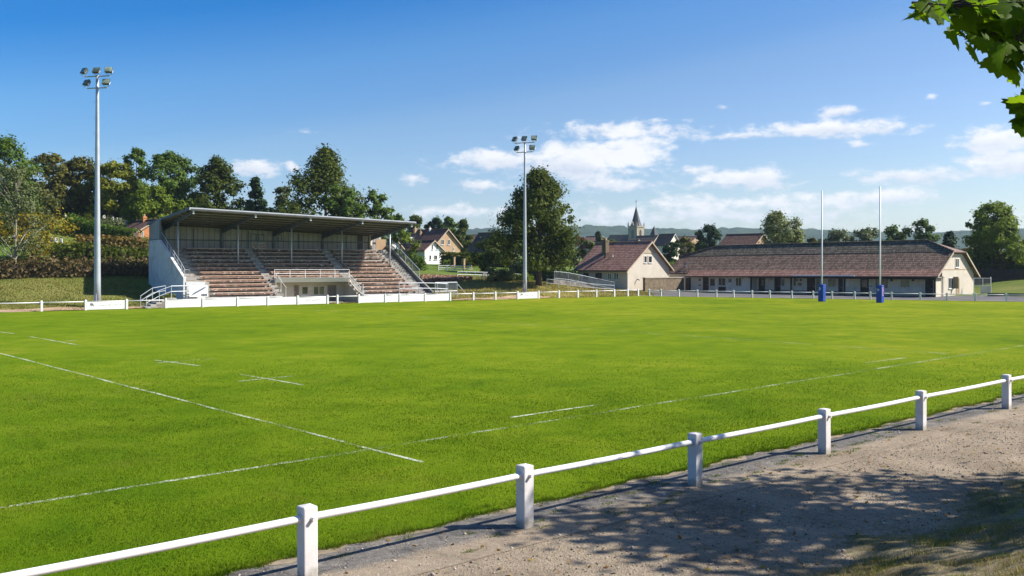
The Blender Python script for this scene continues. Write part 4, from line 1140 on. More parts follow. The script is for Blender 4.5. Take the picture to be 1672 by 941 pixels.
    for w in np.arange(1.5, 12.2, 1.5):
        p = MB(); kk = (k0 + .1, k1 - .1)
        z = [zr(k, w) - .075 for k in kk]
        p.hexa([fr.pt(kk[0], w, z[0] - .16), fr.pt(kk[1], w, z[1] - .16), fr.pt(kk[1], w + .08, z[1] - .165), fr.pt(kk[0], w + .08, z[0] - .165), fr.pt(kk[0], w, z[0]), fr.pt(kk[1], w, z[1]), fr.pt(kk[1], w + .08, z[1] - .005), fr.pt(kk[0], w + .08, z[0] - .005)])
        p.build('purlin', M['steel_dark'], ro)
    beams = [1.2, 7.35, 13.2, 19.1, 25.1]
    for k in beams:
        p = MB(); zz = lambda w, h: zr(k, w) - .24 - h
        p.hexa([fr.pt(k - .07, 1.8, zz(1.8, .18)), fr.pt(k + .07, 1.8, zz(1.8, .18)), fr.pt(k + .07, 12.2, zz(12.2, .55)), fr.pt(k - .07, 12.2, zz(12.2, .55)),
                fr.pt(k - .07, 1.8, zz(1.8, 0)), fr.pt(k + .07, 1.8, zz(1.8, 0)), fr.pt(k + .07, 12.2, zz(12.2, 0)), fr.pt(k - .07, 12.2, zz(12.2, 0))])
        p.build('roof_beam', M['steel_blue'], t)
        e_ = MB(); e_.box(fr, k - .08, k + .08, 1.66, 1.82, zr(k, 1.7) - .55, zr(k, 1.7) - .2); e_.build('beam_end', M['fascia'], t)
        wp = 6.9
        p = MB(); p.tube([fr.pt(k, wp, zfl(int((wp - W0) / TR)) - .05), fr.pt(k, wp, zr(k, wp) - .5)], .085, 10); p.build('post', M['galv'], t, smooth=True)
        c = MB(); c.box(fr, k - .12, k + .12, 12.0, 12.2, zfl(NR), zr(k, 12.1) - .3); c.build('column', M['steel_blue'], t)
    for k in (4.3, 10.3, 16.2, 22.1):
        c = MB(); c.box(fr, k - .04, k + .04, 12.13, 12.218, 5.75, zr(k, 12.2) - .35); c.build('column', M['steel_blue'], bwo)
    # windows in the back wall
    P = face(fr, 'front', 12.2)
    for u0, u1, v0, v1, fm, gm in [(409.5, 419, 382, 394, 'steel_blue', 'glass_pale'), (421.5, 431, 382.5, 394.5, 'steel_blue', 'glass_pale'), (411, 420, 396, 406, 'frame_white', 'glass'), (422, 432, 396.5, 406.5, 'frame_white', 'glass'),
            (446, 452, 383.5, 395, 'steel_blue', 'glass_pale'), (454, 460, 384, 395, 'steel_blue', 'glass_pale')]:
        a0, a1 = fr.a_of_u(u0, 12.2), fr.a_of_u(u1, 12.2); d = fr.pt((a0 + a1) / 2, 12.2, 0).y
        window(P, a0, a1, zat(v1, d), zat(v0, d), t, fm, gm, mull=0, sill=False)
    dk = fr.a_of_u(588, 12.2)
    d = MB(); slab(d, P, dk - .35, dk + .35, 5.7, 7.4, -.01, .04); d.build('door', M['steel_dark'], t)
    # benches: one part per row and block
    rr = random.Random(3)
    blocks = [(2.75, 9.05, 0), (10.05, 17.9, 4), (19.0, 25.0, 0)]
    for ks, ke, i0 in blocks:
        for i in range(i0, NR):
            w = W0 + TR * i + .30; z = zfl(i) + .40
            j0, j1 = ks + rr.uniform(-.1, .15) + (.25 if i < 3 else 0), ke + rr.uniform(-.15, .1)
            b = MB()
            x = j0
            while x < j1 - .05:                        # boards butt end to end, some sagging
                x2 = min(j1, x + rr.uniform(1.4, 2.6)); dz = rr.uniform(-.018, .018); dw = rr.uniform(-.02, .02)
                b.box(fr, x, x2 - .02, w + dw, w + .17 + dw, z - .045 + dz, z + dz)
                b.box(fr, x, x2 - .03, w + .185 + dw, w + .34 + dw, z - .045 + dz * .6, z + dz * .6)
                x = x2
            mt = 'bench_pale' if i >= 9 or (i == 8) or rr.random() < .12 else 'bench_red'
            bo = b.build('bench', M[mt], t)
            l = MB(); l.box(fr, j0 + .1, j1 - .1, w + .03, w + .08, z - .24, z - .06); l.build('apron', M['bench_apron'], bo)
            lst = MB(); lst.box(fr, j0, j1, W0 + TR * (i + 1) - .03, W0 + TR * (i + 1) + .02, zfl(i + 1) - .17, zfl(i + 1) - .03)
            if i < NR - 1: lst.build('nosing', M['bench_pale' if rr.random() < .55 else 'bench_red'], t)
    # stair flights with half steps
    for k0_, k1_, i0 in ((.15, 2.2, 3), (9.1, 9.98, 0), (18.0, 18.95, 0), (25.15, 26.6, 0)):
        s = MB()
        for i in range(i0, NR):
            w = W0 + TR * (i + 1)
            s.box(fr, k0_, k1_, w - .42, w - .002, zfl(i) + .001, zfl(i) + RS * .5)
            s.box(fr, k0_, k1_, w + .0, w + .36, zfl(i + 1) - .0, zfl(i + 1) + .02)
        if i0 == 0 and k0_ < 20 and k0_ > 5:
            pass
        s.build('stair_flight', M['concrete'], t)
    m = MB(); m.box(fr, .02, 2.2, .06, 2.9, .85, 2.36); m.build('landing', M['concrete'], t)
    # sheltered recess under the middle block
    m = MB(); m.prism([fr.pt(9.9, 2.75, 2.62), fr.pt(9.9, 3.34, 2.62), fr.pt(9.9, 3.34, 2.14), fr.pt(9.9, 3.1, 2.14)], [fr.pt(18.2, 2.75, 2.62), fr.pt(18.2, 3.34, 2.62), fr.pt(18.2, 3.34, 2.14), fr.pt(18.2, 3.1, 2.14)])
    m.build('canopy', M['plaster_white'], t)
    m = MB(); m.box(fr, 9.52, 18.38, 4.6, 4.75, -.3, 2.11); m.build('recess_wall', M['plaster_beige'], t)
    sp = [(.05, -.3), (.05, .80), (1.4, 1.25), (2.2, 1.65), (3.0, 2.05), (3.34, 2.4), (4.58, 2.11), (4.58, -.3)]
    m = MB(); m.prism([fr.pt(18.33, w, z) for w, z in sp], [fr.pt(18.398, w, z) for w, z in sp]); m.build('recess_wall', M['plaster_beige'], t)
    m = MB(); m.box(fr, 9.55, 18.3, 2.0, 4.58, -.05, .05); m.build('recess_floor', M['concrete'], t)
    P = face(fr, 'front', 4.6)
    for u0, u1, v0, v1, kind in [(480, 488, 466, 492, 'd'), (491.5, 504, 467, 482, 'w'), (510.5, 530.5, 466.5, 483, 'w2'), (534.5, 549, 465.5, 493, 'door')]:
        a0, a1 = fr.a_of_u(u0, 4.6), fr.a_of_u(u1, 4.6); d = fr.pt(a0, 4.6, 0).y
        z0, z1 = zat(v1, d), min(zat(v0, d), 2.06)
        if kind in ('d', 'door'): door(P, a0, a1, .05, z1, t, 'grey_door', 'plaster_tan')
        else: window(P, a0, a1, z0, z1, t, 'plaster_beige', 'glass_green', mull=1 if kind == 'w2' else 0, fw=.12)
    # guard rail above the recess, handrails down both flights
    g_ = MB()
    for z in (3.05, 3.45): g_.tube([fr.pt(9.9, 3.3, z), fr.pt(18.3, 3.3, z)], .028, 6)
    for k in np.linspace(9.9, 18.3, 6): g_.tube([fr.pt(k, 3.3, 2.5), fr.pt(k, 3.3, 3.45)], .028, 6)
    g_.build('guard_rail', M['far_post'], t)
    for k in (9.98, 18.15):
        h = MB(); pts = [fr.pt(k, w, Z0 + RS * (w - W0) / TR + .95) for w in (.3, 1.2, 2.2, 3.2)]
        h.tube(pts, .03, 6)
        for w in (.4, 1.7, 3.1): h.tube([fr.pt(k, w, Z0 + RS * (w - W0) / TR - .3), fr.pt(k, w, Z0 + RS * (w - W0) / TR + .95)], .026, 6)
        h.build('handrail', M['far_post'], t)
    h = MB(); h.tube([fr.pt(18.36, .3, 1.0), fr.pt(18.36, .1, 1.9), fr.pt(18.36, .1, .05)], .04, 6); h.build('handrail', M['far_post'], t)
    h = MB(); base = lambda w: 2.75 + (6.5 - 2.75) * w / 8.4
    h.tube([fr.pt(-.1, .15, 1.6), fr.pt(-.1, .15, base(.15) + .75), fr.pt(-.1, 1.2, base(1.2) + .85), fr.pt(-.1, 5.0, base(5) + .85), fr.pt(-.1, 8.2, base(8.2) + .85)], .04, 8)
    h.tube([fr.pt(-.1, .25, base(.2) + .4), fr.pt(-.1, 1.2, base(1.2) + .45), fr.pt(-.1, 5.0, base(5) + .45), fr.pt(-.1, 8.2, base(8.2) + .45)], .025, 8)
    for w in (1.2, 2.4, 3.6, 4.8, 6.0): h.tube([fr.pt(-.1, w, base(w) - .1), fr.pt(-.1, w, base(w) + .85)], .03, 6)
    h.tube([fr.pt(-.1, .15, 2.75), fr.pt(.35, .15, 2.75), fr.pt(.35, .15, 3.5), fr.pt(-.1, .15, 3.5)], .03, 6)
    h.build('handrail', M['galv'], t)
    # right-hand parapet rail with wire infill
    base2 = lambda w: 2.75 + (6.2 - 2.75) * (w - 3.6) / 6.6
    h = MB(); ws = np.linspace(3.0, 9.6, 5)
    h.tube([fr.pt(Lk + .1, w, base2(w) + .95) for w in ws], .04, 8)
    for w in ws: h.tube([fr.pt(Lk + .1, w, base2(w) - .1), fr.pt(Lk + .1, w, base2(w) + .95)], .035, 6)
    hr = h.build('handrail', M['galv'], t)
    h = MB()
    for w in np.arange(3.0, 9.6, .16): h.tube([fr.pt(Lk + .1, w, base2(w)), fr.pt(Lk + .1, w, base2(w) + .95)], .009, 4, caps=False)
    for o in np.arange(.1, .95, .16): h.tube([fr.pt(Lk + .1, ws[0], base2(ws[0]) + o), fr.pt(Lk + .1, ws[-1], base2(ws[-1]) + o)], .009, 4, caps=False)
    h.build('wire_mesh', M['galv_dark'], hr)
    m = MB(); m.box(fr, 25.4, Lk, 11.0, 11.12, 5.7, 7.0); m.build('landing_panel', M['plaster_tan'], t)
    m = MB(); m.box(fr, 25.0, 25.2, 11.6, 12.0, 5.7, 7.5); m.build('column', M['plaster_pale'], t)
grandstand()

# metal railings at both ends of the stand, banner, wire gate
def railing(name, label, fr, pts, h, rails, mat='galv', cat='railing', infill=None, r=.04):
    """pts: (a, b, ground z) of the posts in order"""
    t = thing(name, fr.pt(*pts[0]), label, cat)
    for a, b, z in pts:
        p = MB(); p.tube([fr.pt(a, b, z - .2), fr.pt(a, b, z + h)], r, 8); p.build('post', M[mat], t)
    for f in rails:
        p = MB(); p.tube([fr.pt(a, b, z + h * f) for a, b, z in pts], r * .9, 8); p.build('rail', M[mat], t)
    if infill:
        w = MB()
        for (a0, b0, z0), (a1, b1, z1) in zip(pts, pts[1:]):
            n = max(2, int(math.hypot(a1 - a0, b1 - b0) / infill))
            for i in range(1, n):
                s = i / n; a, b, z = a0 + (a1 - a0) * s, b0 + (b1 - b0) * s, z0 + (z1 - z0) * s
                w.tube([fr.pt(a, b, z + .05), fr.pt(a, b, z + h)], .011, 4, caps=False)
        w.build('bars', M[mat], t)
    return t
railing('railing', 'grey metal handrail on the steps at the near corner of the grandstand', GS, [(-3.9, -1.3, 0), (-2.7, -1.0, .6), (-1.6, -.9, 1.0), (-.1, -.6, 1.0), (1.8, -.6, 1.0)], 1.0, (1.0, .5))
railing('railing', 'second low handrail along the far side of the small metal steps', GS, [(-4.0, .4, .2), (-2.9, .6, .9), (-1.7, .7, 1.1)], .9, (1.0, .5))
st = thing('steps', GS.pt(-3.2, -.4, 0), 'short concrete steps leading up to the end of the grandstand', 'steps')
b = MB()
for i in range(5): b.box(GS, -4.0 + i * .5, -1.2, -1.2, .7, -.2 + i * .2 - (.0 if i else .2), .0 + (i + 1) * .18)
b.build('treads', M['kerb'], st)
bn = thing('banner', GS.pt(1.2, -.7, .9), 'white banner with blue sketchy artwork tied to the grandstand railing', 'banner')
b = MB(); b.box(GS, .1, 1.85, -.70, -.68, .95, 2.0); bp = b.build('cloth', M['plaster_white'], bn)
b = MB(); rr = random.Random(5)
for i in range(9):
    x = .3 + i * .13; z = 1.05 + i * .07
    b.hexa([GS.pt(x, -.708, z), GS.pt(x + .3, -.708, z + .22), GS.pt(x + .3, -.699, z + .22), GS.pt(x, -.699, z), GS.pt(x, -.708, z + .05), GS.pt(x + .26, -.708, z + .34), GS.pt(x + .26, -.699, z + .34), GS.pt(x, -.699, z + .05)])
b.build('artwork', plain('banner_blue', (.16, .20, .30), .7, .3, 6), bp)
b = MB()
for i in range(4): b.box(GS, 1.22 + i * .14, 1.33 + i * .14, -.707, -.699, 1.02, 1.22)
b.build('lettering', M['mark_dark'], bp)
railing('railing', 'grey metal railing in front of the right-hand stair of the grandstand', GS, [(22.2, -.75, .95), (24.6, -.75, .95), (26.9, -.75, .9), (28.3, -.7, .8)], 1.05, (1.0, .45))
gt = railing('gate', 'wire mesh gate panel with a green back at the far corner of the grandstand', GS, [(26.9, -.3, .5), (28.5, .0, .5), (30.1, .3, .5)], 1.5, (1.0, .35), infill=.14, cat='gate')
b = MB(); b.tube([GS.pt(30.15, .3, 1.8), GS.pt(31.6, .5, .5)], .04, 6); b.build('brace', M['galv'], gt)

# ramp rail near the red roofed house
RR = Fr(at(925, 463, 121).xy, FE, FB)
def rpost(u, v, d): p = at(u, v, d); return ((p - RR.o).dot(RR.ex), (p - RR.o).dot(RR.ey))
pts = []
for u, d in ((893, 117.5), (912, 118), (931, 118.5), (950, 119), (969, 119.6), (987, 120.2), (1003, 120.8)):
    a, b = rpost(u, 460, d); p = RR.pt(a, b, 0); pts.append((a, b, max(0.1, hz(p.x, p.y))))
railing('railing', 'pale grey railing along the footpath beneath the big tree', RR, pts, .95, (1.0, .5), 'galv', r=.028)
pts = []
for u, d in ((905, 123), (928, 124), (950, 125), (975, 126), (1003, 126.5)):
    a, b = rpost(u, 460, d); p = RR.pt(a, b, 0); pts.append((a, b, max(0.1, hz(p.x, p.y)) + (.65 if u < 930 else .5 if u < 960 else .3 if u < 990 else .05)))
railing('railing', 'sloping grey ramp railing with thin bars at the side of the red roofed house', RR, pts, 1.0, (1.0, .1), 'galv', infill=.16, r=.026)
rp = thing('ramp', RR.pt(pts[2][0], pts[2][1], 0), 'grey concrete ramp rising behind the thin bar railing', 'ramp')
b = MB()
V0_ = [RR.pt(a, b_ + .1, -.2) for a, b_, z in pts] + [RR.pt(a, b_ + .1, z) for a, b_, z in reversed(pts)]
V1_ = [RR.pt(a, b_ + 1.4, -.2) for a, b_, z in pts] + [RR.pt(a, b_ + 1.4, z) for a, b_, z in reversed(pts)]
b.prism(V0_, V1_); b.build('slab', M['concrete_dark'], rp)

# right of the clubhouse: pen, dark fence, low wall
PN = Fr(at(1590, 480, 117).xy, (.9, -.436), (.436, .9))
pn = railing('pen', 'small white framed pen beside the clubhouse gable', PN, [(0, 0, .3), (1.0, 0, .3), (1.9, 0, .3), (1.9, 1.6, .4)], 2.0, (1.0, .52, .05), 'far_post', 'pen')
b = MB(); b.box(PN, .75, 1.85, -.03, .01, .35, 1.35); b.build('panel', M['plaster_pale'], pn)
b = MB()
for x in np.arange(.1, 1.9, .13): b.tube([PN.pt(x, 0, 1.35), PN.pt(x, 0, 2.3)], .01, 4, caps=False)
b.build('bars', M['galv'], pn)
DF = Fr(at(1588, 460, 128).xy, (.97, -.22), (.22, .97))
df = thing('board_fence', DF.pt(0, 0, 1.5), 'dark weathered board fence beyond the clubhouse under the tall tree', 'fence')
for i in range(8):
    b = MB(); rr = random.Random(i)
    for j in range(14):
        x = i * 2.2 + j * .155; b.box(DF, x, x + .14, 0, .03, .8, 3.35 + rr.uniform(-.04, .04))
    b.build('panel', M['wood_fence'], df)
    b = MB(); b.box(DF, i * 2.2 - .06, i * 2.2 + .06, .031, .15, .6, 3.45); b.build('post', M['wood_fence'], df)
LW = Fr(at(1613, 485, 109).xy, (.92, -.39), (.39, .92))
lw = thing('low_wall', LW.pt(0, 0, 0), 'low dark wall behind the end fence beyond the pen', 'wall')
b = MB(); b.box(LW, 0, 14, 0, .35, -.2, .62); b.build('masonry', M['stone_wall'], lw)
b = MB(); b.box(LW, -.04, 14, -.04, .39, .62, .70); b.build('coping', M['dark_wood'], lw)

# garden beyond the stand: white picket rail, brick pillars, small bench seat
GD = Fr(at(716, 440, 140).xy, (.97, .24), (-.24, .97))
z0 = hz(GD.o.x, GD.o.y)
railing('railing', 'low white garden rail on the lawn before the white house', GD, [(i * 1.25, 0, z0 + .02) for i in range(5)], .75, (1.0, .6, .25), 'white_paint', r=.05)
for u, v, d, lab in ((741.5, 428, 152, 'reddish brick pillar at the corner of the white house hedge'), (757.5, 428, 146, 'slim brick gate pillar on the lawn before the dark hedge')):
    p = at(u, v, d); zg = hz(p.x, p.y); fr = Fr((p.x, p.y), TL, T1)
    pt_ = thing('brick_pillar', Vector((p.x, p.y, zg)), lab, 'pillar')
    b = MB(); b.box(fr, -.15, .15, -.15, .15, zg - .3, zg + 1.5); b.build('shaft', M['plaster_tan'], pt_)
    b = MB(); b.box(fr, -.2, .2, -.2, .2, zg + 1.5, zg + 1.62); b.build('cap', M['stone'], pt_)
p = at(793, 445, 128); zg = hz(p.x, p.y); fr = Fr((p.x, p.y), FE, FB)
pts = [(i * 1.4 - 4.5, 0, hz(*fr.pt(i * 1.4 - 4.5, 0, 0).xy)) for i in range(9)]
railing('railing', 'thin wire garden fence crossing the lawn beside the round bush', fr, pts, .8, (1.0, .55), 'galv', r=.03)
p = at(797, 450, 125); zg = hz(p.x, p.y); fr = Fr((p.x, p.y), FE, FB)
pb = thing('picnic_bench', Vector((p.x, p.y, zg)), 'grey wooden picnic bench on the grass beside the round bush', 'bench')
b = MB(); b.box(fr, -1, 1, -.4, .4, zg + .7, zg + .78); b.build('table_top', M['concrete'], pb)
for s in (-1, 1):
    b = MB(); b.box(fr, -1, 1, s * .8 - .13, s * .8 + .13, zg + .42, zg + .48); b.build('seat', M['concrete'], pb)
    b = MB(); b.box(fr, s * .7 - .05, s * .7 + .05, -.75, .75, zg + .34, zg + .42); b.tube([fr.pt(s * .7, -.6, zg), fr.pt(s * .7, -.2, zg + .7)], .05, 4); b.tube([fr.pt(s * .7, .6, zg), fr.pt(s * .7, .2, zg + .7)], .05, 4); b.build('leg', M['concrete_dark'], pb)

# pale stones on the hillside
rr = random.Random(9)
spots = [(13, 374, 122), (22, 372, 123), (30, 373, 122), (41, 375, 121), (50, 374, 122), (58, 377, 121), (84, 378, 122), (92, 376, 122), (100, 379, 121), (106, 352, 140), (170, 347, 143), (184, 349, 142), (191, 347, 143), (197, 350, 142), (205, 352, 141), (194, 367, 131), (208, 354, 141)]
for i, (u, v, d) in enumerate(spots):
    p = at(u, v, d); w, h = rr.uniform(.25, .5), rr.uniform(.3, .55)
    zg = hz(p.x, p.y)
    fr = Fr((p.x, p.y), (math.cos(i), math.sin(i)), (-math.sin(i), math.cos(i)))
    b = MB()
    prof = [(-w / 2, -.3), (w / 2, -.3), (w / 2, h * .75), (w * .3, h), (-w * .3, h), (-w / 2, h * .75)]
    zb = max(zg, p.z - .3)
    zb = zg + min(zb - zg, .45)
    b.prism([fr.pt(x, -.12, zb + z) for x, z in prof], [fr.pt(x, .12, zb + z) for x, z in prof])
    o = b.build('pale_stone', M['hill_stone'])
    tag(o, 'small pale upright stone among the plants on the hillside', 'stone', 'pale stones on the hillside')

# ------------------------------------------------------------------ vegetation
def leaf_quads(Pc, Nn, size, r, aspect=1.35):
    n = len(Pc)
    rnd = r.standard_normal((n, 3))
    T = np.cross(Nn, rnd); T /= np.linalg.norm(T, axis=1, keepdims=True) + 1e-9
    B = np.cross(Nn, T)
    s = size[:, None]
    V = np.stack([Pc - T * s * .5 * aspect, Pc - B * s * .42 + T * s * .06, Pc + T * s * .5 * aspect, Pc + B * s * .42 + T * s * .06], 1)
    return V.reshape(-1, 3), np.arange(4 * n).reshape(-1, 4)

def profile_r(shape, t):
    if shape == 'oval': return np.sqrt(np.clip(1 - (2 * t - 1) ** 2, 0, 1)) ** .9
    if shape == 'round': return np.clip(np.sqrt(np.clip(1 - (2 * t - .85) ** 2 / 1.35, 0, 1)), 0, 1)
    if shape == 'broad': return np.clip(1.05 * np.sqrt(np.clip(1 - ((t - .30) / .72) ** 2, 0, 1)), .12, 1)
    if shape == 'cone': return np.clip((1 - t) ** .85 * .98 + .05, 0, 1)
    if shape == 'pear': return np.clip(np.where(t < .28, .72 + t, 1 - ((t - .28) / .74) ** 1.5), .06, 1)

def tree(name, label, cat, base, H, Wd, leaf, shape='oval', cb=.22, nleaf=5200, lsize=.34, clumps=70, seed=1, bark='bark', sparse=0.0, group=None, trunk_r=None, lean=(0, 0), crown_label=None, sq=.8, inner=.55):
    """trunk and limbs as one tapering mesh, crown of leaf sprays gathered in clumps"""
    r = np.random.default_rng(seed)
    base = np.array(base, float)
    t = thing(name, Vector(base), label, cat, group)
    zb, zt = H * cb, H
    Rr = Wd / 2
    # clump centres
    cs, rad = [], []
    tries = 0
    while len(cs) < clumps and tries < clumps * 30:
        tries += 1
        tt = r.random() ** .72
        pr = profile_r(shape, np.array([tt]))[0] * Rr
        rho = math.sqrt(r.random()) if r.random() < .5 else r.uniform(.62, 1.0)
        th = r.uniform(0, 2 * math.pi)
        wobble = 1 + .26 * math.sin(2 * th + seed) + .20 * math.sin(3 * th + seed * 1.7 + tt * 5)
        c = np.array([math.cos(th) * pr * rho * wobble * .88, math.sin(th) * pr * rho * wobble * .88, zb + (zt - zb) * tt * .97])
        rc = max(.5, Rr * (r.uniform(.16, .33) if clumps >= 80 else r.uniform(.20, .38) if clumps >= 44 else r.uniform(.28, .46)) * (1 - .30 * tt))
        c[2] = min(c[2], zt - rc * .6)
        cs.append(c); rad.append(rc)
    cs, rad = np.array(cs), np.array(rad)
    nleaf = int(nleaf * 1.5)
    cs[:, :2] += np.array(lean) * (cs[:, 2:3] / H)
    w = rad ** 2; w /= w.sum()
    idx = r.choice(len(cs), nleaf, p=w)
    dirs = r.standard_normal((nleaf, 3)); dirs /= np.linalg.norm(dirs, axis=1, keepdims=True)
    rr_ = r.random(nleaf) ** inner
    off = dirs * (rad[idx] * rr_)[:, None]; off[:, 2] *= sq
    Pc = cs[idx] + off
    # a few ragged sprays past the outline
    k = r.random(nleaf) < .12
    Pc[k] += dirs[k] * (rad[idx][k] * r.uniform(.2, .7, k.sum()))[:, None]
    axis = Pc - np.array([0, 0, zb + (zt - zb) * .45])
    axis /= np.linalg.norm(axis, axis=1, keepdims=True) + 1e-6
    Nn = dirs * .55 + axis * .5 + np.array([0, 0, .35]) + r.standard_normal((nleaf, 3)) * .45
    Nn /= np.linalg.norm(Nn, axis=1, keepdims=True)
    sz = lsize * r.uniform(.6, 1.35, nleaf)
    keep = Pc[:, 2] > min(zb * .75, .5) if cb < .1 else Pc[:, 2] > zb * .75
    V, Fq = leaf_quads(Pc[keep], Nn[keep], sz[keep], r)
    crown = link_mesh('crown', V + base, Fq, LF[leaf], t)
    crown['label'] = crown_label or 'leafy crown'
    # trunk and limbs
    b = MB(); tr = trunk_r or max(.12, H * .022)
    top = base + np.array([lean[0], lean[1], zb + (zt - zb) * .78])
    n = 7
    pts = []
    for i in range(n + 1):
        s = i / n
        p = base * (1 - s) + top * s + np.array([math.sin(seed + s * 4), math.cos(seed * 2 + s * 3), 0]) * tr * .8 * s
        if i == 0: p = p - np.array([0, 0, .4])
        pts.append(Vector(p))
    b.tube(pts, [tr * (1.35 if i == 0 else 1 - .82 * i / n) for i in range(n + 1)], 9)
    sel = r.choice(len(cs), min(len(cs), 16 if sparse == 0 else 26), replace=False)
    for j in sel:
        c = cs[j] + base
        s = float(np.clip((cs[j][2] - Rr * .45 - zb * .5) / (top[2] - base[2]), .18, .92))
        a = Vector(pts[0]).lerp(Vector(pts[-1]), s)
        i = min(n - 1, int(s * n)); a = pts[i].lerp(pts[i + 1], s * n - i)
        mid = a.lerp(Vector(c), .5) + Vector((0, 0, Rr * .06))
        r0 = tr * (1 - .82 * s) * .55
        b.tube([a, mid, Vector(c)], [r0, r0 * .6, r0 * .2], 6, caps=False)
    b.build('trunk', M[bark], t, smooth=True)
    return t

def bush(name, label, cat, base, Wd, H, leaf, nleaf=1400, lsize=.2, clumps=16, seed=1, group=None, Dp=None):
    r = np.random.default_rng(seed)
    t = thing(name, Vector(base), label, cat, group or 'bushes and shrubs in the gardens')
    Dp = Dp or Wd
    cs = np.c_[r.uniform(-.5, .5, clumps) * Wd * .72, r.uniform(-.5, .5, clumps) * Dp * .72, r.uniform(.2, .78, clumps) * H]
    e = (cs[:, 0] / (Wd * .5)) ** 2 + (cs[:, 1] / (Dp * .5)) ** 2
    cs[:, 2] *= np.sqrt(np.clip(1.15 - e * .8, .25, 1))
    rad = r.uniform(.22, .36, clumps) * min(Wd, H * 1.4)
    idx = r.integers(0, clumps, nleaf)
    d = r.standard_normal((nleaf, 3)); d /= np.linalg.norm(d, axis=1, keepdims=True)
    Pc = cs[idx] + d * (rad[idx] * r.random(nleaf) ** .45)[:, None]
    Pc[:, 2] = np.abs(Pc[:, 2])
    Nn = d + r.standard_normal((nleaf, 3)) * .5 + np.array([0, 0, .3]); Nn /= np.linalg.norm(Nn, axis=1, keepdims=True)
    V, Fq = leaf_quads(Pc, Nn, lsize * r.uniform(.6, 1.3, nleaf), r)
    link_mesh('foliage', V + np.array(base), Fq, LF[leaf], t)
    b = MB()
    for j in range(min(8, clumps)):
        b.tube([Vector(base) - Vector((0, 0, .1)), Vector(base) + Vector(cs[j])], [.05, .015], 5)
    b.build('stem', M['bark'], t)
    return t

def hedge(label, path, width, h, leaf, dens=55, lsize=.2, seed=1, rag=.12, sink=.2, group=None, core=None):
    """hedge following a path of (x, y) points over the terrain; heights may vary along it"""
    r = np.random.default_rng(seed)
    P = [Vector((x, y, 0)) for x, y in path]
    hs = h if hasattr(h, '__len__') else [h] * len(P)
    mid = P[len(P) // 2]
    t = thing('hedge', Vector((mid.x, mid.y, hz(mid.x, mid.y))), label, 'hedge', group or 'hedges on the slopes and in the gardens')
    pts, nrm = [], []
    co = MB()
    for i, (p, q) in enumerate(zip(P, P[1:])):
        L_ = (q - p).length; d = (q - p) / L_; n = Vector((-d.y, d.x, 0))
        h0, h1 = hs[i], hs[i + 1]
        zp, zq = hz(p.x, p.y), hz(q.x, q.y)
        wi = width * .28
        co.hexa([p + n * wi + Vector((0, 0, zp - .3)), q + n * wi + Vector((0, 0, zq - .3)), q - n * wi + Vector((0, 0, zq - .3)), p - n * wi + Vector((0, 0, zp - .3)),
                 p + n * wi + Vector((0, 0, zp + h0 * .8)), q + n * wi + Vector((0, 0, zq + h1 * .8)), q - n * wi + Vector((0, 0, zq + h1 * .8)), p - n * wi + Vector((0, 0, zp + h0 * .8))])
        N_ = int(L_ * (width + 2 * max(h0, h1)) * dens)
        s = r.uniform(-.03, 1.03, N_); x = p.x + (q.x - p.x) * s; y = p.y + (q.y - p.y) * s
        hh = h0 + (h1 - h0) * s; zz = zp + (zq - zp) * s
        side = r.choice(3, N_, p=[.42, .2, .38])
        v = r.random(N_)
        o = np.where(side == 0, -.5, np.where(side == 1, .5, v - .5)) * width
        zc = np.where(side == 2, 1.0, v) * hh
        o = o + r.standard_normal(N_) * rag; zc = zc + r.standard_normal(N_) * rag * np.where(side == 2, 1, .4) + .18 * rag * np.sin(s * L_ * 2.1)
        pts.append(np.c_[x + n.x * o, y + n.y * o, zz + np.abs(zc)])
        nr = np.where((side == 2)[:, None], np.array([[0, 0, 1.0]]), np.where((side == 0)[:, None], -np.array([[n.x, n.y, 0]]), np.array([[n.x, n.y, 0]])))
        nrm.append(nr + r.standard_normal((N_, 3)) * .6)
    Pc = np.concatenate(pts); Nn = np.concatenate(nrm); Nn /= np.linalg.norm(Nn, axis=1, keepdims=True)
    V, Fq = leaf_quads(Pc, Nn, lsize * r.uniform(.6, 1.4, len(Pc)), r)
    fo = link_mesh('foliage', V, Fq, LF[leaf], t)
    co.build('inner_branches', M['bark'] if core is None else core, t)
    return t
def pth(*uds): return [((u - U0) * d / F, d) for u, d in uds]

def T(u, d, vtop, width_px, leaf, label, shape='oval', cb=.2, name='tree', cat='tree', nleaf=5200, lsize=None, vbase=None, **k):
    x = (u - U0) * d / F
    width_px *= 1.08
    k.setdefault('group', 'trees on the hillside behind the grandstand' if u < 640 else 'trees of the village and gardens')
    zg = hz(x, d) if vbase is None else zat(vbase, d)
    H = zat(vtop, d) - zg
    return tree(name, label, cat, (x, d, zg), H, width_px * d / F, leaf, shape, cb, nleaf, lsize or max(.22, d * .0024), **k)

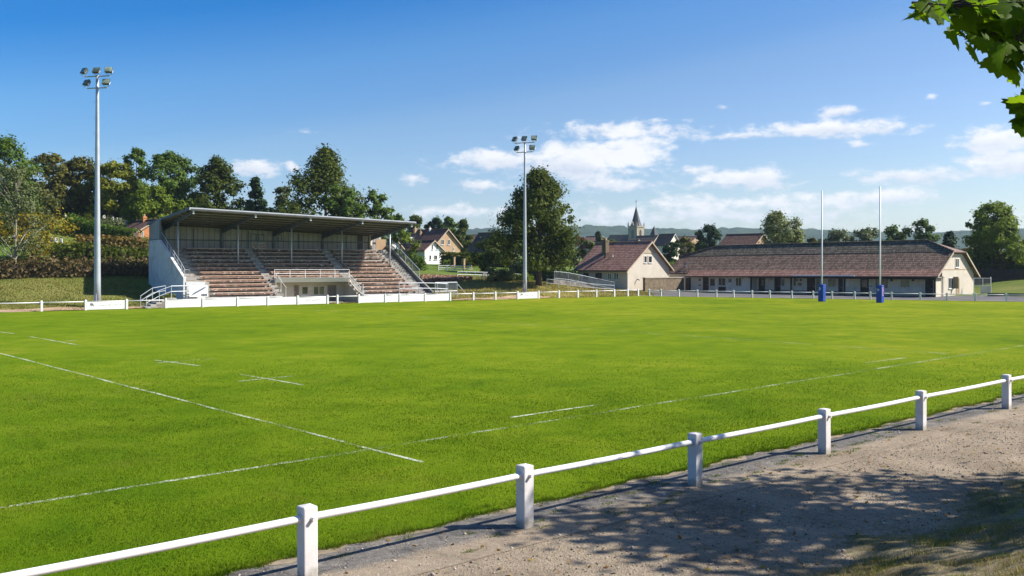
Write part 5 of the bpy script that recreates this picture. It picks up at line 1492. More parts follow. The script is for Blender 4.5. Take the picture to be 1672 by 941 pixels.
# left hillside
T(8, 128, 224, 120, 'mid', 'tall green tree at the edge of the hillside behind the birch', 'oval', .06, nleaf=7500, seed=3, clumps=90)
T(25, 97, 268, 118, 'grey', 'slender birch with pale branches and thin leaves before the brown hedge', 'round', .24, nleaf=3300, lsize=.2, seed=5, bark='bark_pale', sparse=1, clumps=80, trunk_r=.15, cat='birch tree', name='birch_tree')
T(52, 109, 345, 120, 'yellow', 'low tree turning yellow behind the birch trunk', 'broad', .1, nleaf=3800, lsize=.24, seed=6, clumps=40)
T(88, 150, 253, 82, 'olive', 'dark olive brown tree, nearest the birch in the hillside row', 'broad', .06, nleaf=6500, seed=7, clumps=80)
T(131, 152, 256, 70, 'olive', 'brownish olive tree just to one side of the tall floodlight', 'broad', .06, nleaf=5500, seed=8, clumps=70)
T(181, 150, 263, 74, 'lime', 'yellow green tree just past the tall floodlight', 'broad', .06, nleaf=5200, seed=9, clumps=60)
T(222, 158, 242, 56, 'mid', 'airy tree with sky showing through above the orange house', 'oval', .25, nleaf=3400, seed=10, clumps=44)
T(278, 152, 250, 98, 'mid', 'broad green tree behind the roof corner of the grandstand', 'broad', .06, nleaf=7500, seed=12, clumps=95)
T(252, 140, 305, 66, 'bright', 'lower bright green tree beside the orange house', 'round', .1, nleaf=3600, seed=13, clumps=40)
T(355, 150, 255, 90, 'dark', 'dense dark green round-topped tree above the grandstand roof', 'pear', .06, nleaf=7000, seed=14, clumps=85)
T(418, 150, 290, 50, 'deep', 'dark conifer between the dense tree and the big crowned tree', 'cone', .05, nleaf=4200, seed=15, clumps=60, name='conifer', cat='conifer')
T(462, 152, 305, 46, 'grey', 'small grey green tree peeping over the middle of the grandstand roof', 'round', .1, nleaf=2400, seed=16, clumps=30)
T(530, 138, 241, 150, 'dark', 'biggest tree behind the grandstand with an open, ragged crown', 'pear', .06, nleaf=11000, seed=18, clumps=120)
T(560, 134, 300, 80, 'mid', 'lighter green tree in front of the biggest tree behind the grandstand', 'broad', .1, nleaf=4200, seed=19, clumps=50)
T(618, 140, 310, 66, 'mid', 'gappy rounded tree near the low end of the grandstand roof', 'round', .1, nleaf=4200, seed=20, clumps=50)
# between the stand and the big tree
T(655, 122, 368, 40, 'bright', 'narrow bright green tree at the end of the grandstand', 'oval', .06, nleaf=2600, lsize=.22, seed=21, clumps=34)
T(678, 225, 353, 44, 'dark', 'round dark tree behind the chimneys of the tan house', 'round', .1, nleaf=2600, seed=22, clumps=34)
T(712, 215, 356, 34, 'deep', 'blackish green tree rising over the ridge of the tan house', 'round', .1, nleaf=2200, seed=23, clumps=28)
T(734, 222, 354, 36, 'mid', 'pale leaved tree above the gable peak of the tan house', 'round', .1, nleaf=2200, seed=24, clumps=28)
T(757, 205, 360, 40, 'dark', 'pointed dark tree between the tan house and the barn', 'cone', .04, nleaf=3400, seed=25, clumps=46)
T(768, 190, 395, 26, 'dark', 'low dark tree against the barn roof edge', 'round', .05, nleaf=1200, seed=26, clumps=18)
T(805, 140, 384, 50, 'dark', 'dark spreading shrub tree beside the trunk of the big tree', 'round', .04, nleaf=3400, lsize=.28, seed=27, clumps=40)
T(880, 118, 277, 146, 'dark', 'big dark green tree standing alone behind the slim floodlight', 'pear', .15, nleaf=18000, lsize=.28, seed=31, clumps=110, vbase=463.5, trunk_r=.36)
# behind house and clubhouse
T(956, 150, 392, 44, 'grey', 'grey green garden tree between the big tree and the red roof', 'round', .05, nleaf=1800, seed=32, clumps=24)
T(1157, 190, 366, 46, 'deep', 'round dark evergreen behind the far end of the clubhouse', 'round', .04, nleaf=4600, lsize=.36, seed=33, clumps=60)
T(1100, 175, 396, 34, 'deep', 'dark small evergreen left of the round one', 'round', .04, nleaf=1600, seed=34, clumps=22)
T(1118, 182, 386, 34, 'olive', 'olive garden tree before the long brown roof', 'round', .04, nleaf=1600, seed=35, clumps=22)
T(1276, 172, 345, 84, 'pale', 'pale green many stemmed tree rising behind the clubhouse roof', 'broad', .06, nleaf=6000, lsize=.36, seed=36, clumps=70)
T(1324, 175, 384, 24, 'olive', 'small olive shrub tree just above the clubhouse ridge', 'round', .04, nleaf=900, seed=37, clumps=14)
T(1368, 190, 371, 52, 'grey', 'grey green tree in the gap between the two rugby posts', 'round', .04, nleaf=2400, seed=38, clumps=30)
T(1410, 205, 372, 54, 'grey', 'hazy grey green tree directly behind the pink lettered post', 'round', .04, nleaf=2200, seed=39, clumps=28)
T(1462, 180, 369, 46, 'mid', 'green tree beyond the right end of the clubhouse ridge', 'round', .04, nleaf=2400, seed=40, clumps=30)
T(1501, 176, 359, 48, 'mid', 'taller green tree at the hip end of the clubhouse ridge', 'oval', .04, nleaf=2600, seed=41, clumps=34)
T(1550, 165, 378, 44, 'deep', 'dark conifer like tree behind the clubhouse gable', 'cone', .04, nleaf=3000, seed=42, clumps=44, name='conifer', cat='conifer')
T(1622, 132, 331, 88, 'bright', 'tall spreading tree beyond the clubhouse gable', 'broad', .22, nleaf=9500, lsize=.3, seed=43, clumps=100, trunk_r=.3)
T(1672, 140, 392, 50, 'lime', 'lower yellow green tree next to the tall spreading tree', 'round', .08, nleaf=3000, seed=44, clumps=36)
T(1590, 165, 402, 40, 'rust', 'rusty low tree between the gable and the tall spreading tree', 'round', .04, nleaf=1600, seed=45, clumps=22)
T(946, 260, 386, 20, 'red', 'reddish leaved small tree in the village gardens', 'round', .04, nleaf=700, seed=46, clumps=12)
T(977, 250, 378, 22, 'deep', 'dark pointed conifer in the village gardens', 'cone', .04, nleaf=900, seed=47, clumps=16, name='conifer', cat='conifer')
T(1000, 190, 393, 30, 'mid', 'bushy green tree above the red roof ridge', 'round', .04, nleaf=1500, seed=48, clumps=20)

def Bs(u, d, wpx, vtop, leaf, label, vbase=None, **k):
    x = (u - U0) * d / F; zg = hz(x, d) if vbase is None else zat(vbase, d)
    return bush('bush', label, 'bush', (x, d, zg), wpx * d / F, max(.5, zat(vtop, d) - zg), leaf, **k)
Bs(681, 138, 30, 413, 'mid', 'rounded green bush beside the left wall of the white house', nleaf=1800, seed=51)
Bs(818, 121, 42, 436, 'grey', 'round leafy bush on the slope beside the slim floodlight', nleaf=2600, seed=52, lsize=.22)
Bs(851, 126, 44, 446, 'bright', 'bright low shrubs behind the floodlight mast', nleaf=1500, seed=53)
Bs(800, 160, 44, 428, 'deep', 'dark mass of shrub before the barn wall', nleaf=1800, seed=54)
Bs(1051, 137, 18, 432, 'pale', 'smaller pale garden shrub against the beige gable', vbase=455, nleaf=1100, seed=55, lsize=.18)
Bs(1072, 139, 28, 428, 'pale', 'bigger rounded pale shrub above the stone garden wall', vbase=455, nleaf=1700, seed=56, lsize=.18)
Bs(1076, 165, 30, 412, 'yellow', 'yellowish shrub behind the beige gable', nleaf=900, seed=57)
Bs(1097, 158, 30, 425, 'bright', 'bright green shrub between the gable and the clubhouse roof', nleaf=900, seed=58)
Bs(995, 165, 34, 402, 'lime', 'yellow green shrub above the far slope of the red roof', nleaf=900, seed=59)
Bs(1585, 138, 40, 432, 'lime', 'light green shrub over the dark board fence by the gable', nleaf=1300, seed=60)
Bs(1655, 136, 44, 425, 'dark', 'dark shrub over the dark board fence under the tall tree', nleaf=1600, seed=61)
Bs(120, 133, 30, 347, 'mid', 'green shrub on the lawn above the clipped hedge', nleaf=1100, seed=62)
Bs(146, 138, 26, 350, 'dark', 'dark rounded shrub close to the floodlight mast on the hill', nleaf=1200, seed=63)
Bs(180, 134, 34, 350, 'grey', 'greyish shrub just past the floodlight mast on the hill', nleaf=1300, seed=64)
Bs(228, 86.5, 20, 471, 'bright', 'small bright weed clump beside the metal steps', nleaf=500, seed=65, lsize=.12) if False else None
Bs(275, 88.5, 22, 476, 'lime', 'light green weedy clump growing through the metal steps', nleaf=700, seed=66, lsize=.12)
Bs(700, 133, 30, 425, 'rust', 'rusty brown shrub at the foot of the white house', nleaf=900, seed=67) if False else None
Bs(770, 152, 30, 415, 'lime', 'pale yellow green shrub in front of the barn', nleaf=900, seed=68)

hedge('brown ragged bramble hedge along the top of the grassy bank', pth((-70, 95), (0, 96), (60, 97.5), (120, 98.5), (180, 100.5), (252, 103)), 2.2, [1.6, 1.5, 1.75, 1.4, 1.5, 1.4], 'brown', 34, .24, 71, .24)
hedge('tall dark hedge behind the bramble hedge', pth((85, 105), (140, 106), (165, 107), (250, 110)), 2.4, [1.9, 2.0, 1.5, 1.3], 'dark', 34, .26, 72, .2)
hedge('long russet clipped hedge above the tall dark hedge', pth((125, 114), (160, 115), (258, 117.5)), 4.0, [1.8, 1.7, 1.5], 'rust', 34, .26, 73, .15)
hedge('clipped green hedge stepping down to the orange house', pth((112, 131), (140, 129), (160, 127.5), (222, 125.5)), 1.8, [2.0, 1.9, 1.8, 1.5], 'mid', 40, .24, 74, .1)
hedge('tall clipped dark hedge behind the white house garden', pth((722, 158), (760, 157), (805, 156), (840, 152)), 2.0, [2.1, 2.0, 2.0, 1.9], 'dark', 40, .26, 75, .12)
hedge('low green hedge by the white house door', pth((724, 153), (735, 153)), 1.4, .95, 'bright', 50, .2, 76, .1)
hedge('dense dark hedge behind the big tree', pth((838, 140), (900, 137), (945, 136)), 2.0, [2.2, 2.0, 1.8], 'deep', 30, .28, 77, .2)
hedge('green hedge behind the dark board fence', pth((1585, 133.5), (1640, 132), (1700, 130)), 1.6, 3.2, 'dark', 30, .26, 78, .2)

hedge('dark understorey thicket beneath the hillside trees', pth((-260, 150), (-100, 154), (40, 158), (120, 160), (230, 163), (330, 160), (480, 158), (600, 150)), 3.0, [4.5, 4.5, 4.5, 4.2, 4.6, 4.5, 4.5, 4.0], 'deep', 12, .42, 79, .5)

# flower bed on the slope right of the stand
def flowerbed():
    r = np.random.default_rng(81)
    n = 5200
    s, q = r.random(n), r.random(n)
    a = np.array([at(690, 440, 118).x, 119.0]); b = np.array([at(772, 452, 124).x, 122.0])
    p = a[None] * (1 - s[:, None]) + b[None] * s[:, None]
    wdt = 5.5 * (1 - s) + 1.2
    X = p[:, 0] + q * wdt * -.15; Y = p[:, 1] + q * wdt
    Z = height(X, Y) + r.random(n) * .45
    Nn = r.standard_normal((n, 3)) * .6 + np.array([0, -.3, 1]); Nn /= np.linalg.norm(Nn, axis=1, keepdims=True)
    V, Fq = leaf_quads(np.c_[X, Y, Z], Nn, .2 * r.uniform(.6, 1.4, n), r)
    tag(link_mesh('flowers', V, Fq, LF['flower']), 'pink and straw coloured flower bed spreading over the slope', 'flowers', kind='stuff')
flowerbed()

# ------------------------------------------------------------------ grass blades, tufts, stones, fallen leaves
def blades(name, X, Y, Z, hgt, wid, mat, r, bend=.5, label='', cat='grass'):
    n = len(X)
    th = r.uniform(0, 2 * math.pi, n); ph = r.uniform(0, 2 * math.pi, n)
    P0 = np.c_[X, Y, Z]
    side = np.c_[np.cos(th), np.sin(th), np.zeros(n)] * (wid / 2)[:, None]
    tip = np.c_[np.cos(ph) * hgt * bend * r.random(n), np.sin(ph) * hgt * bend * r.random(n), hgt]
    V = np.stack([P0 - side, P0 + side, P0 + tip], 1).reshape(-1, 3)
    o = link_mesh(name, V, np.arange(3 * n).reshape(-1, 3), mat)
    return tag(o, label, cat, kind='stuff')
LF['_unused'] = leafmat('grass_blade', (.080, .135, .004), (.165, .245, .006), .35, (.26, .27, .03), spec=.05)
def blade_mat():
    m, nt, N, L = newmat('grass_blades')
    g = N('ShaderNodeNewGeometry'); tc = N('ShaderNodeTexCoord').outputs['Object']
    f = maths(N, L, 'ADD', maths(N, L, 'MULTIPLY', g.outputs['Random Per Island'], .14),
        maths(N, L, 'ADD', maths(N, L, 'MULTIPLY', noise(N, L, tc, .7, 7, .75, .8), .60), maths(N, L, 'MULTIPLY', noise(N, L, tc, .12, 4, .6, .5), .42)))
    c = ramp(N, L, f, [(.36, (.026, .064, .003)), (.47, (.058, .118, .004)), (.57, (.094, .158, .006)), (.67, (.150, .186, .014)), (.76, (.25, .22, .06))])
    d = N('ShaderNodeBsdfPrincipled'); L(c, d.inputs['Base Color']); d.inputs['Roughness'].default_value = .6; d.inputs['Specular IOR Level'].default_value = .06
    t = N('ShaderNodeBsdfTranslucent'); L(c, t.inputs[0])
    x = N('ShaderNodeMixShader'); x.inputs[0].default_value = .35
    L(d.outputs[0], x.inputs[1]); L(t.outputs[0], x.inputs[2])
    o = N('ShaderNodeOutputMaterial'); L(x.outputs[0], o.inputs[0])
    return m
LF['blade'] = blade_mat()
LF['drygrass'] = leafmat('dry_blade', (.14, .12, .03), (.36, .28, .13), .25, (.10, .15, .02))
LF['tuft'] = leafmat('tuft_blade', (.06, .10, .010), (.17, .20, .02), .35, (.30, .26, .06))
LF['litter'] = leafmat('litter', (.14, .07, .02), (.34, .20, .06), .2, (.36, .30, .06))
def near_grass():
    r = np.random.default_rng(91)
    n = 860000
    lo, hi = 11.0, 52.0
    d = lo * (hi / lo) ** r.random(n)
    x = (r.random(n) - .5) * 2 * .80 * d
    q = (x - NF0.x) * NFn.x + (d - NF0.y) * NFn.y
    s = (x - NF0.x) * NFd.x + (d - NF0.y) * NFd.y
    edge = 1.0 + .11 * (np.sin(s * 1.9 + 1) * .5 + np.sin(s * 4.7 + 3) * .3 + np.sin(s * 11.3 + 5) * .2)
    patch = nz(x, d, .9, 1) * .5 + nz(x, d, 2.7, 4) * .5
    keep = (q > edge) & (r.random(n) < (.78 + .35 * patch) * (1 - sstep((d - 19) / 26)))
    x, d, q, e, patch = x[keep], d[keep], q[keep], edge[keep], patch[keep]
    k = (d / 12.0) ** .75
    near_e = np.clip(1 - (q - e) / .45, 0, 1)
    h = (.012 + .020 * r.random(len(x))) * (1 + .30 * patch) * (d / 12.0) ** .4 * (1 + 1.1 * near_e)
    w = (.006 + .006 * r.random(len(x))) * k
    blades('grass', x, d, np.full(len(x), .018), h, w, LF['blade'], r, .9, 'short mown grass of the pitch beside the near fence')
near_grass()
def edge_tufts():
    r = np.random.default_rng(92)
    # ragged overhanging fringe at the asphalt edge
    n = 42000
    s = r.uniform(-16, 34, n)
    e = 1.0 + .11 * (np.sin(s * 1.9 + 1) * .5 + np.sin(s * 4.7 + 3) * .3 + np.sin(s * 11.3 + 5) * .2)
    clump = (np.sin(s * 3.1) * np.sin(s * 7.7 + 1) + 1) / 2
    q = e - .02 - np.abs(r.standard_normal(n)) * .05 * (.4 + clump)
    P = np.array(NF0)[None] + np.array(NFd)[None] * s[:, None] + np.array(NFn)[None] * q[:, None]
    blades('grass', P[:, 0], P[:, 1], np.full(n, .012), (.02 + .05 * r.random(n)) * (.5 + clump), .008 + .006 * r.random(n), LF['blade'], r, 1.0, 'ragged grass fringe along the asphalt strip')
    # straw-dry grass on the bank under the trees
    n = 330000
    y = r.uniform(4, 22, n); x = y * r.uniform(.0, .72, n) + .3
    z = height(x, y)
    dd = (x - TOE0[0]) * TOEn[0] + (y - TOE0[1]) * TOEn[1]
    pat = nz(x, y, 1.6, 7) * .5 + nz(x, y, 4.1, 2) * .5
    k = ((z > .012) & (r.random(n) < .5 + .6 * pat) & (dd > -.6) & (dd < 9.5)) | ((dd > -.7) & (dd < .4) & (r.random(n) < .16))
    x, y, z, pat = x[k], y[k], np.maximum(z[k], .005), pat[k]
    m = len(x)
    blades('grass', x, y, z - .01, (.03 + .07 * r.random(m) ** 2) * (1 + .5 * pat), .006 + .006 * r.random(m), LF['drygrass'], r, 1.2, 'straw coloured grass on the bank below the trees')
    n = 60000
    y = r.uniform(4, 22, n); x = y * r.uniform(.2, .7, n); z = height(x, y)
    pat = nz(x, y, 1.1, 12)
    pat2 = nz(x, y, 5.3, 4)
    k = (z > .03) & (pat + .8 * pat2 > .75)
    x, y, z = x[k], y[k], z[k]; m = len(x)
    blades('grass', x, y, z - .01, .04 + .11 * r.random(m) ** 2, .008 + .007 * r.random(m), LF['tuft'], r, 1.0, 'green tufts scattered on the dry bank')
    # weeds in the strip and the gravel
    n = 5200
    c = r.integers(0, 90, n); cs_, cq = r.uniform(-8, 24, 90), r.uniform(-.5, .95, 90)
    s = cs_[c] + r.standard_normal(n) * .10; q = cq[c] + r.standard_normal(n) * .04
    P = np.array(NF0)[None] + np.array(NFd)[None] * s[:, None] + np.array(NFn)[None] * q[:, None]
    blades('weeds', P[:, 0], P[:, 1], np.full(n, .012), .012 + .03 * r.random(n), .008 + .006 * r.random(n), LF['blade'], r, 1.3, 'small weeds in the cracks of the asphalt strip', 'weeds')
edge_tufts()
def pebbles():
    r = np.random.default_rng(93)
    n = 26000
    s = r.uniform(-12, 26, n); q = -r.random(n) ** 1.0 * 5.5 + .1
    P = np.array(NF0)[None] + np.array(NFd)[None] * s[:, None] + np.array(NFn)[None] * q[:, None]
    s2 = r.uniform(-12, 26, 5000); q2 = .95 - r.random(5000) ** .6 * 1.0
    P = np.r_[P, np.array(NF0)[None] + np.array(NFd)[None] * s2[:, None] + np.array(NFn)[None] * q2[:, None]]
    h = height(P[:, 0], P[:, 1])
    k = h < .05; P = P[k]; n = len(P)
    sz = .006 + .013 * r.random(n) ** 3 + (r.random(n) < .01) * .02
    oct_ = np.array([(1, 0, 0), (-1, 0, 0), (0, 1, 0), (0, -1, 0), (0, 0, .7), (0, 0, -.7)])
    th = r.uniform(0, 6.28, n); c, s_ = np.cos(th), np.sin(th)
    st = r.uniform(.7, 1.4, (n, 1, 3)) * sz[:, None, None]
    V = oct_[None] * st
    V = np.stack([V[..., 0] * c[:, None] - V[..., 1] * s_[:, None], V[..., 0] * s_[:, None] + V[..., 1] * c[:, None], V[..., 2]], -1)
    V += np.c_[P[:, 0], P[:, 1], np.full(n, .006) + sz * .25][:, None]
    f = np.array([(0, 2, 4), (2, 1, 4), (1, 3, 4), (3, 0, 4), (2, 0, 5), (1, 2, 5), (3, 1, 5), (0, 3, 5)])
    Fc = (np.arange(n)[:, None, None] * 6 + f[None]).reshape(-1, 3)
    m, nt, N, L = newmat('pebble')
    g_ = N('ShaderNodeNewGeometry')
    finish(N, L, ramp(N, L, g_.outputs['Random Per Island'], [(0, (.10, .085, .07)), (.6, (.28, .24, .2)), (1, (.5, .45, .4))]), .9)
    tag(link_mesh('gravel', V.reshape(-1, 3), Fc, m), 'loose pale gravel stones on the path', 'gravel', kind='stuff')
    n = 900
    s = r.uniform(-8, 24, n); q = 1.0 - 5.6 * r.random(n) ** .6
    P = np.array(NF0)[None] + np.array(NFd)[None] * s[:, None] + np.array(NFn)[None] * q[:, None]
    Z = np.maximum(height(P[:, 0], P[:, 1]), .01) + .012
    Nn = r.standard_normal((n, 3)) * .35 + np.array([0, 0, 1]); Nn /= np.linalg.norm(Nn, axis=1, keepdims=True)
    V, Fq = leaf_quads(np.c_[P[:, 0], P[:, 1], Z], Nn, r.uniform(.03, .075, n), r)
    tag(link_mesh('fallen_leaves', V, Fq, LF['litter']), 'dry fallen leaves scattered over the path', 'leaves', kind='stuff')
pebbles()

# rough grass on the far bank (between fence and hedges), so that it does not read as a painted sheet
def bank_grass():
    r = np.random.default_rng(95)
    n = 120000
    k = r.uniform(-30, 75, n); q = r.random(n) ** 1.2 * 22 + .3
    P = np.array(FE0)[None] + np.array(FE)[None] * k[:, None] + np.array(FB)[None] * q[:, None]
    inside = (k > 11) & (k < 41) & (q > 1.2) & (q < 15.5)
    P = P[~inside]; n = len(P)
    Z = height(P[:, 0], P[:, 1])
    pat = nz(P[:, 0], P[:, 1], .7, 2)
    u = U0 + F * P[:, 0] / P[:, 1]
    g_ = (u < 260) & (r.random(n) < .6)
    for sel, mt, lab in ((~g_, 'bankdry', 'dry olive grass on the slope behind the far fence'), (g_, 'bankgreen', 'greener grass on the bank below the brown hedge')):
        m = sel.sum()
        blades('grass', P[sel, 0], P[sel, 1], Z[sel] - .02, .07 + .12 * r.random(m) * (1 + .6 * pat[sel]), .05 + .05 * r.random(m), LF[mt], r, 1.0, lab)
LF['bankdry'] = leafmat('bank_dry', (.13, .118, .030), (.28, .235, .075), .25, (.36, .28, .12))
LF['bankgreen'] = leafmat('bank_green', (.085, .092, .020), (.19, .165, .05), .25, (.25, .20, .08))
bank_grass()

# ------------------------------------------------------------------ the maple beside the camera and the tree that shades the path
def in_frame(Pw, mu=0, mv=0):
    d = np.maximum(Pw[:, 1], .05)
    u = U0 + F * Pw[:, 0] / d; v = V0 - F * (Pw[:, 2] - CZ) / d
    return (Pw[:, 1] > .3) & (u > -40 - mu) & (u < 1690 + mu) & (v > -15 - mv) & (v < 960 + mv)
MAPLE = np.array([(0, -.40), (.07, -.20), (.20, -.30), (.31, -.22), (.31, -.10), (.42, -.06), (.50, .04), (.40, .10), (.42, .24), (.29, .22), (.24, .29), (.19, .42), (.10, .40), (.05, .52), (0, .62),
                  (-.05, .52), (-.10, .40), (-.19, .42), (-.24, .29), (-.29, .22), (-.42, .24), (-.40, .10), (-.50, .04), (-.42, -.06), (-.31, -.10), (-.31, -.22), (-.20, -.30), (-.07, -.20)])
def maple_leaves(Pc, Nn, size, r, droop=None):
    n = len(Pc); K = len(MAPLE)
    rnd = r.standard_normal((n, 3)) * .5 + (droop if droop is not None else np.array([0, 0, -1.0]))
    T = np.cross(Nn, np.cross(rnd, Nn)); T /= np.linalg.norm(T, axis=1, keepdims=True) + 1e-9
    B = np.cross(Nn, T)
    cup = -np.abs(MAPLE[:, 0]) * .35 - .12 * MAPLE[:, 1] ** 2
    V = Pc[:, None] + size[:, None, None] * (T[:, None] * MAPLE[None, :, 1:2] + B[:, None] * MAPLE[None, :, 0:1] + Nn[:, None] * cup[None, :, None])
    c = Pc[:, None] + size[:, None, None] * Nn[:, None] * .02
    V = np.concatenate([V, c], 1)
    i = np.arange(K)
    f = np.stack([i, (i + 1) % K, np.full(K, K)], 1)
    Fc = (np.arange(n)[:, None, None] * (K + 1) + f[None]).reshape(-1, 3)
    return V.reshape(-1, 3), Fc
def near_tree(name, label, base, crown_c, crown_r, ncl, nleaf, lsize, seed, sprays=None, hole=True):
    r = np.random.default_rng(seed)
    base = np.array(base, float); cc = np.array(crown_c, float); cr = np.array(crown_r, float)
    t = thing(name, Vector(base), label, 'tree')
    cl = []
    while len(cl) < ncl:
        v = r.standard_normal(3); v /= np.linalg.norm(v); v *= r.random() ** .45
        cl.append(cc + v * cr)
    cl = np.array(cl)
    idx = r.integers(0, ncl, nleaf)
    Pc = cl[idx] + r.standard_normal((nleaf, 3)) * np.array([.55, .55, .32])
    if hole: Pc = Pc[~in_frame(Pc, 60, 60)]
    Nn = r.standard_normal((len(Pc), 3)) * .55 + np.array([0, 0, 1]); Nn /= np.linalg.norm(Nn, axis=1, keepdims=True)
    sz = lsize * r.uniform(.7, 1.3, len(Pc))
    V, Fc = maple_leaves(Pc, Nn, sz, r)
    b = MB()
    top = Vector(cc) + Vector((0, 0, cr[2] * .3))
    tb = Vector(base)
    trunk_pts = [tb - Vector((0, 0, .4)), tb.lerp(top, .35), tb.lerp(top, .7), top]
    b.tube(trunk_pts, [.34, .26, .18, .07], 12)
    for j in range(ncl):
        if hole and in_frame(cl[j:j + 1], 60, 60)[0]: continue
        s = r.uniform(.35, .85); a = tb.lerp(top, s)
        b.tube([a, a.lerp(Vector(cl[j]), .5) + Vector((0, 0, .25)), Vector(cl[j])], [.09 * (1.2 - s), .05, .012], 6, caps=False)
    if sprays:
        sV, sF = [V], [Fc]; nb = len(V)
        for (path, r0, leaves) in sprays:
            b.tube([Vector(p) for p in path], [r0 * (1 - i / (len(path) - .85)) ** 1.6 for i in range(len(path))], 6, caps=False)
            Lp = np.array([l[:3] for l in leaves]); ls = np.array([l[3] for l in leaves])
            # blades hang from their stalks, faces turned to the light and partly to the camera
            N2 = r.standard_normal((len(Lp), 3)) * .38 + np.array([.35, -.55, .65]); N2 /= np.linalg.norm(N2, axis=1, keepdims=True)
            v2, f2 = maple_leaves(Lp, N2, ls, r, np.array([-.35, 0, -.9]))
            sV.append(v2); sF.append(f2 + nb); nb += len(v2)
            for q in Lp:
                pp = np.array(path); j = int(np.argmin(np.linalg.norm(pp - q, axis=1)))
                b.tube([Vector(path[j]), Vector(q)], [.006, .003], 4, caps=False)
        V, Fc = np.concatenate(sV), np.concatenate(sF)
    link_mesh('crown', V, Fc, LF['maple'], t)
    b.build('trunk', M['bark'], t, smooth=True)
def spray_leaves():
    r = np.random.default_rng(17)
    out = []
    def pt(u, v, d): return tuple(at(u, v, d))
    def along(path_uvd, n, spread, size):
        pts = []
        P = [np.array(p, float) for p in path_uvd]
        for _ in range(n):
            s = r.random() * (len(P) - 1); i = min(int(s), len(P) - 2); p = P[i] * (1 - (s - i)) + P[i + 1] * (s - i)
            pts.append(pt(p[0] + r.normal() * spread, p[1] + abs(r.normal()) * spread * .8 - spread * .15, p[2] + r.normal() * .22) + (size * r.uniform(.7, 1.25),))
        return pts
    main = [(1950, -140, 4.6), (1800, -60, 4.6), (1690, -12, 4.5), (1600, 4, 4.5), (1540, 8, 4.4), (1490, 4, 4.4)]
    out.append(([(10.9, 3.2, 5.2), (8.6, 3.6, 5.9), (5.8, 4.2, 6.1)] + [pt(*p) for p in main], .028, along(main[3:], 30, 13, .12) + along(main[1:4], 66, 30, .16)))
    b2 = [(1760, -20, 4.4), (1690, 30, 4.3), (1660, 70, 4.2), (1650, 95, 4.2)]
    out.append(([pt(*p) for p in b2], .012, along(b2, 48, 24, .16)))
    b3 = [(1720, 0, 4.6), (1640, 45, 4.6), (1600, 62, 4.5)]
    out.append(([pt(*p) for p in b3], .012, along(b3, 44, 20, .15)))
    b5 = [(1800, -20, 4.8), (1720, 5, 4.8), (1650, 20, 4.8), (1610, 25, 4.8)]
    out.append(([pt(*p) for p in b5], .012, along(b5, 46, 26, .15)))
    b4 = [(1780, 60, 4.2), (1720, 130, 4.1), (1690, 165, 4.1), (1668, 178, 4.1)]
    out.append(([pt(*p) for p in b4], .016, along(b4, 18, 14, .17) + [pt(1664, 172, 4.1) + (.15,), pt(1670, 204, 4.1) + (.13,), pt(1678, 190, 4.1) + (.15,)]))
    return out
near_tree('maple_tree', 'maple whose leafy branch tips hang into view against the sky', (10.9, 3.2, hz(10.9, 3.2)), (11.2, 2.8, 8.3), (4.3, 4.2, 2.5), 60, 5200, .17, 101, spray_leaves())
SH = (17.2, 14.9)
near_tree('maple_tree', 'broad tree beside the path that casts the dappled shade', (SH[0], SH[1], hz(*SH)), (SH[0], SH[1], 8.4), (6.2, 3.5, 2.4), 50, 7600, .24, 102)

# ------------------------------------------------------------------ sky, sun, air
EL, AZ = R(40), R(2)                                            # sun: to the right and a little beyond
S = Vector((math.cos(EL) * math.cos(AZ), math.cos(EL) * math.sin(AZ), math.sin(EL)))
sun = bpy.data.lights.new('sun', 'SUN'); sun.energy = 4.9; sun.angle = R(.53); sun.color = (1.0, .94, .84)
so = bpy.data.objects.new('sun', sun); COL.objects.link(so)
so.rotation_mode = 'QUATERNION'; so.rotation_quaternion = S.to_track_quat('Z', 'Y'); so.location = (60, 20, 60)

w = bpy.data.worlds.new('World'); sc.world = w; w.use_nodes = True
nt = w.node_tree; nt.nodes.clear(); N, L = nt.nodes.new, nt.links.new
sky = N('ShaderNodeTexSky'); sky.sky_type = 'NISHITA'; sky.sun_disc = False
sky.sun_elevation = EL; sky.sun_rotation = R(90) - AZ
sky.air_density = 1.0; sky.dust_density = .5; sky.ozone_density = 1.6
tc = N('ShaderNodeTexCoord'); sx = N('ShaderNodeSeparateXYZ'); L(tc.outputs['Generated'], sx.inputs[0])
az = maths(N, L, 'ARCTAN2', sx.outputs[0], sx.outputs[1])
el = maths(N, L, 'ARCSINE', sx.outputs[2])
cv = N('ShaderNodeCombineXYZ'); L(maths(N, L, 'MULTIPLY', az, 13), cv.inputs[0]); L(maths(N, L, 'MULTIPLY', el, 26), cv.inputs[1])
n1 = N('ShaderNodeTexNoise'); n1.inputs['Scale'].default_value = 1.35; n1.inputs['Detail'].default_value = 9; n1.inputs['Roughness'].default_value = .58; n1.inputs['Distortion'].default_value = .35
L(cv.outputs[0], n1.inputs['Vector'])
n2 = N('ShaderNodeTexNoise'); n2.inputs['Scale'].default_value = 4.5; n2.inputs['Detail'].default_value = 6; n2.inputs['Roughness'].default_value = .6
L(cv.outputs[0], n2.inputs['Vector'])
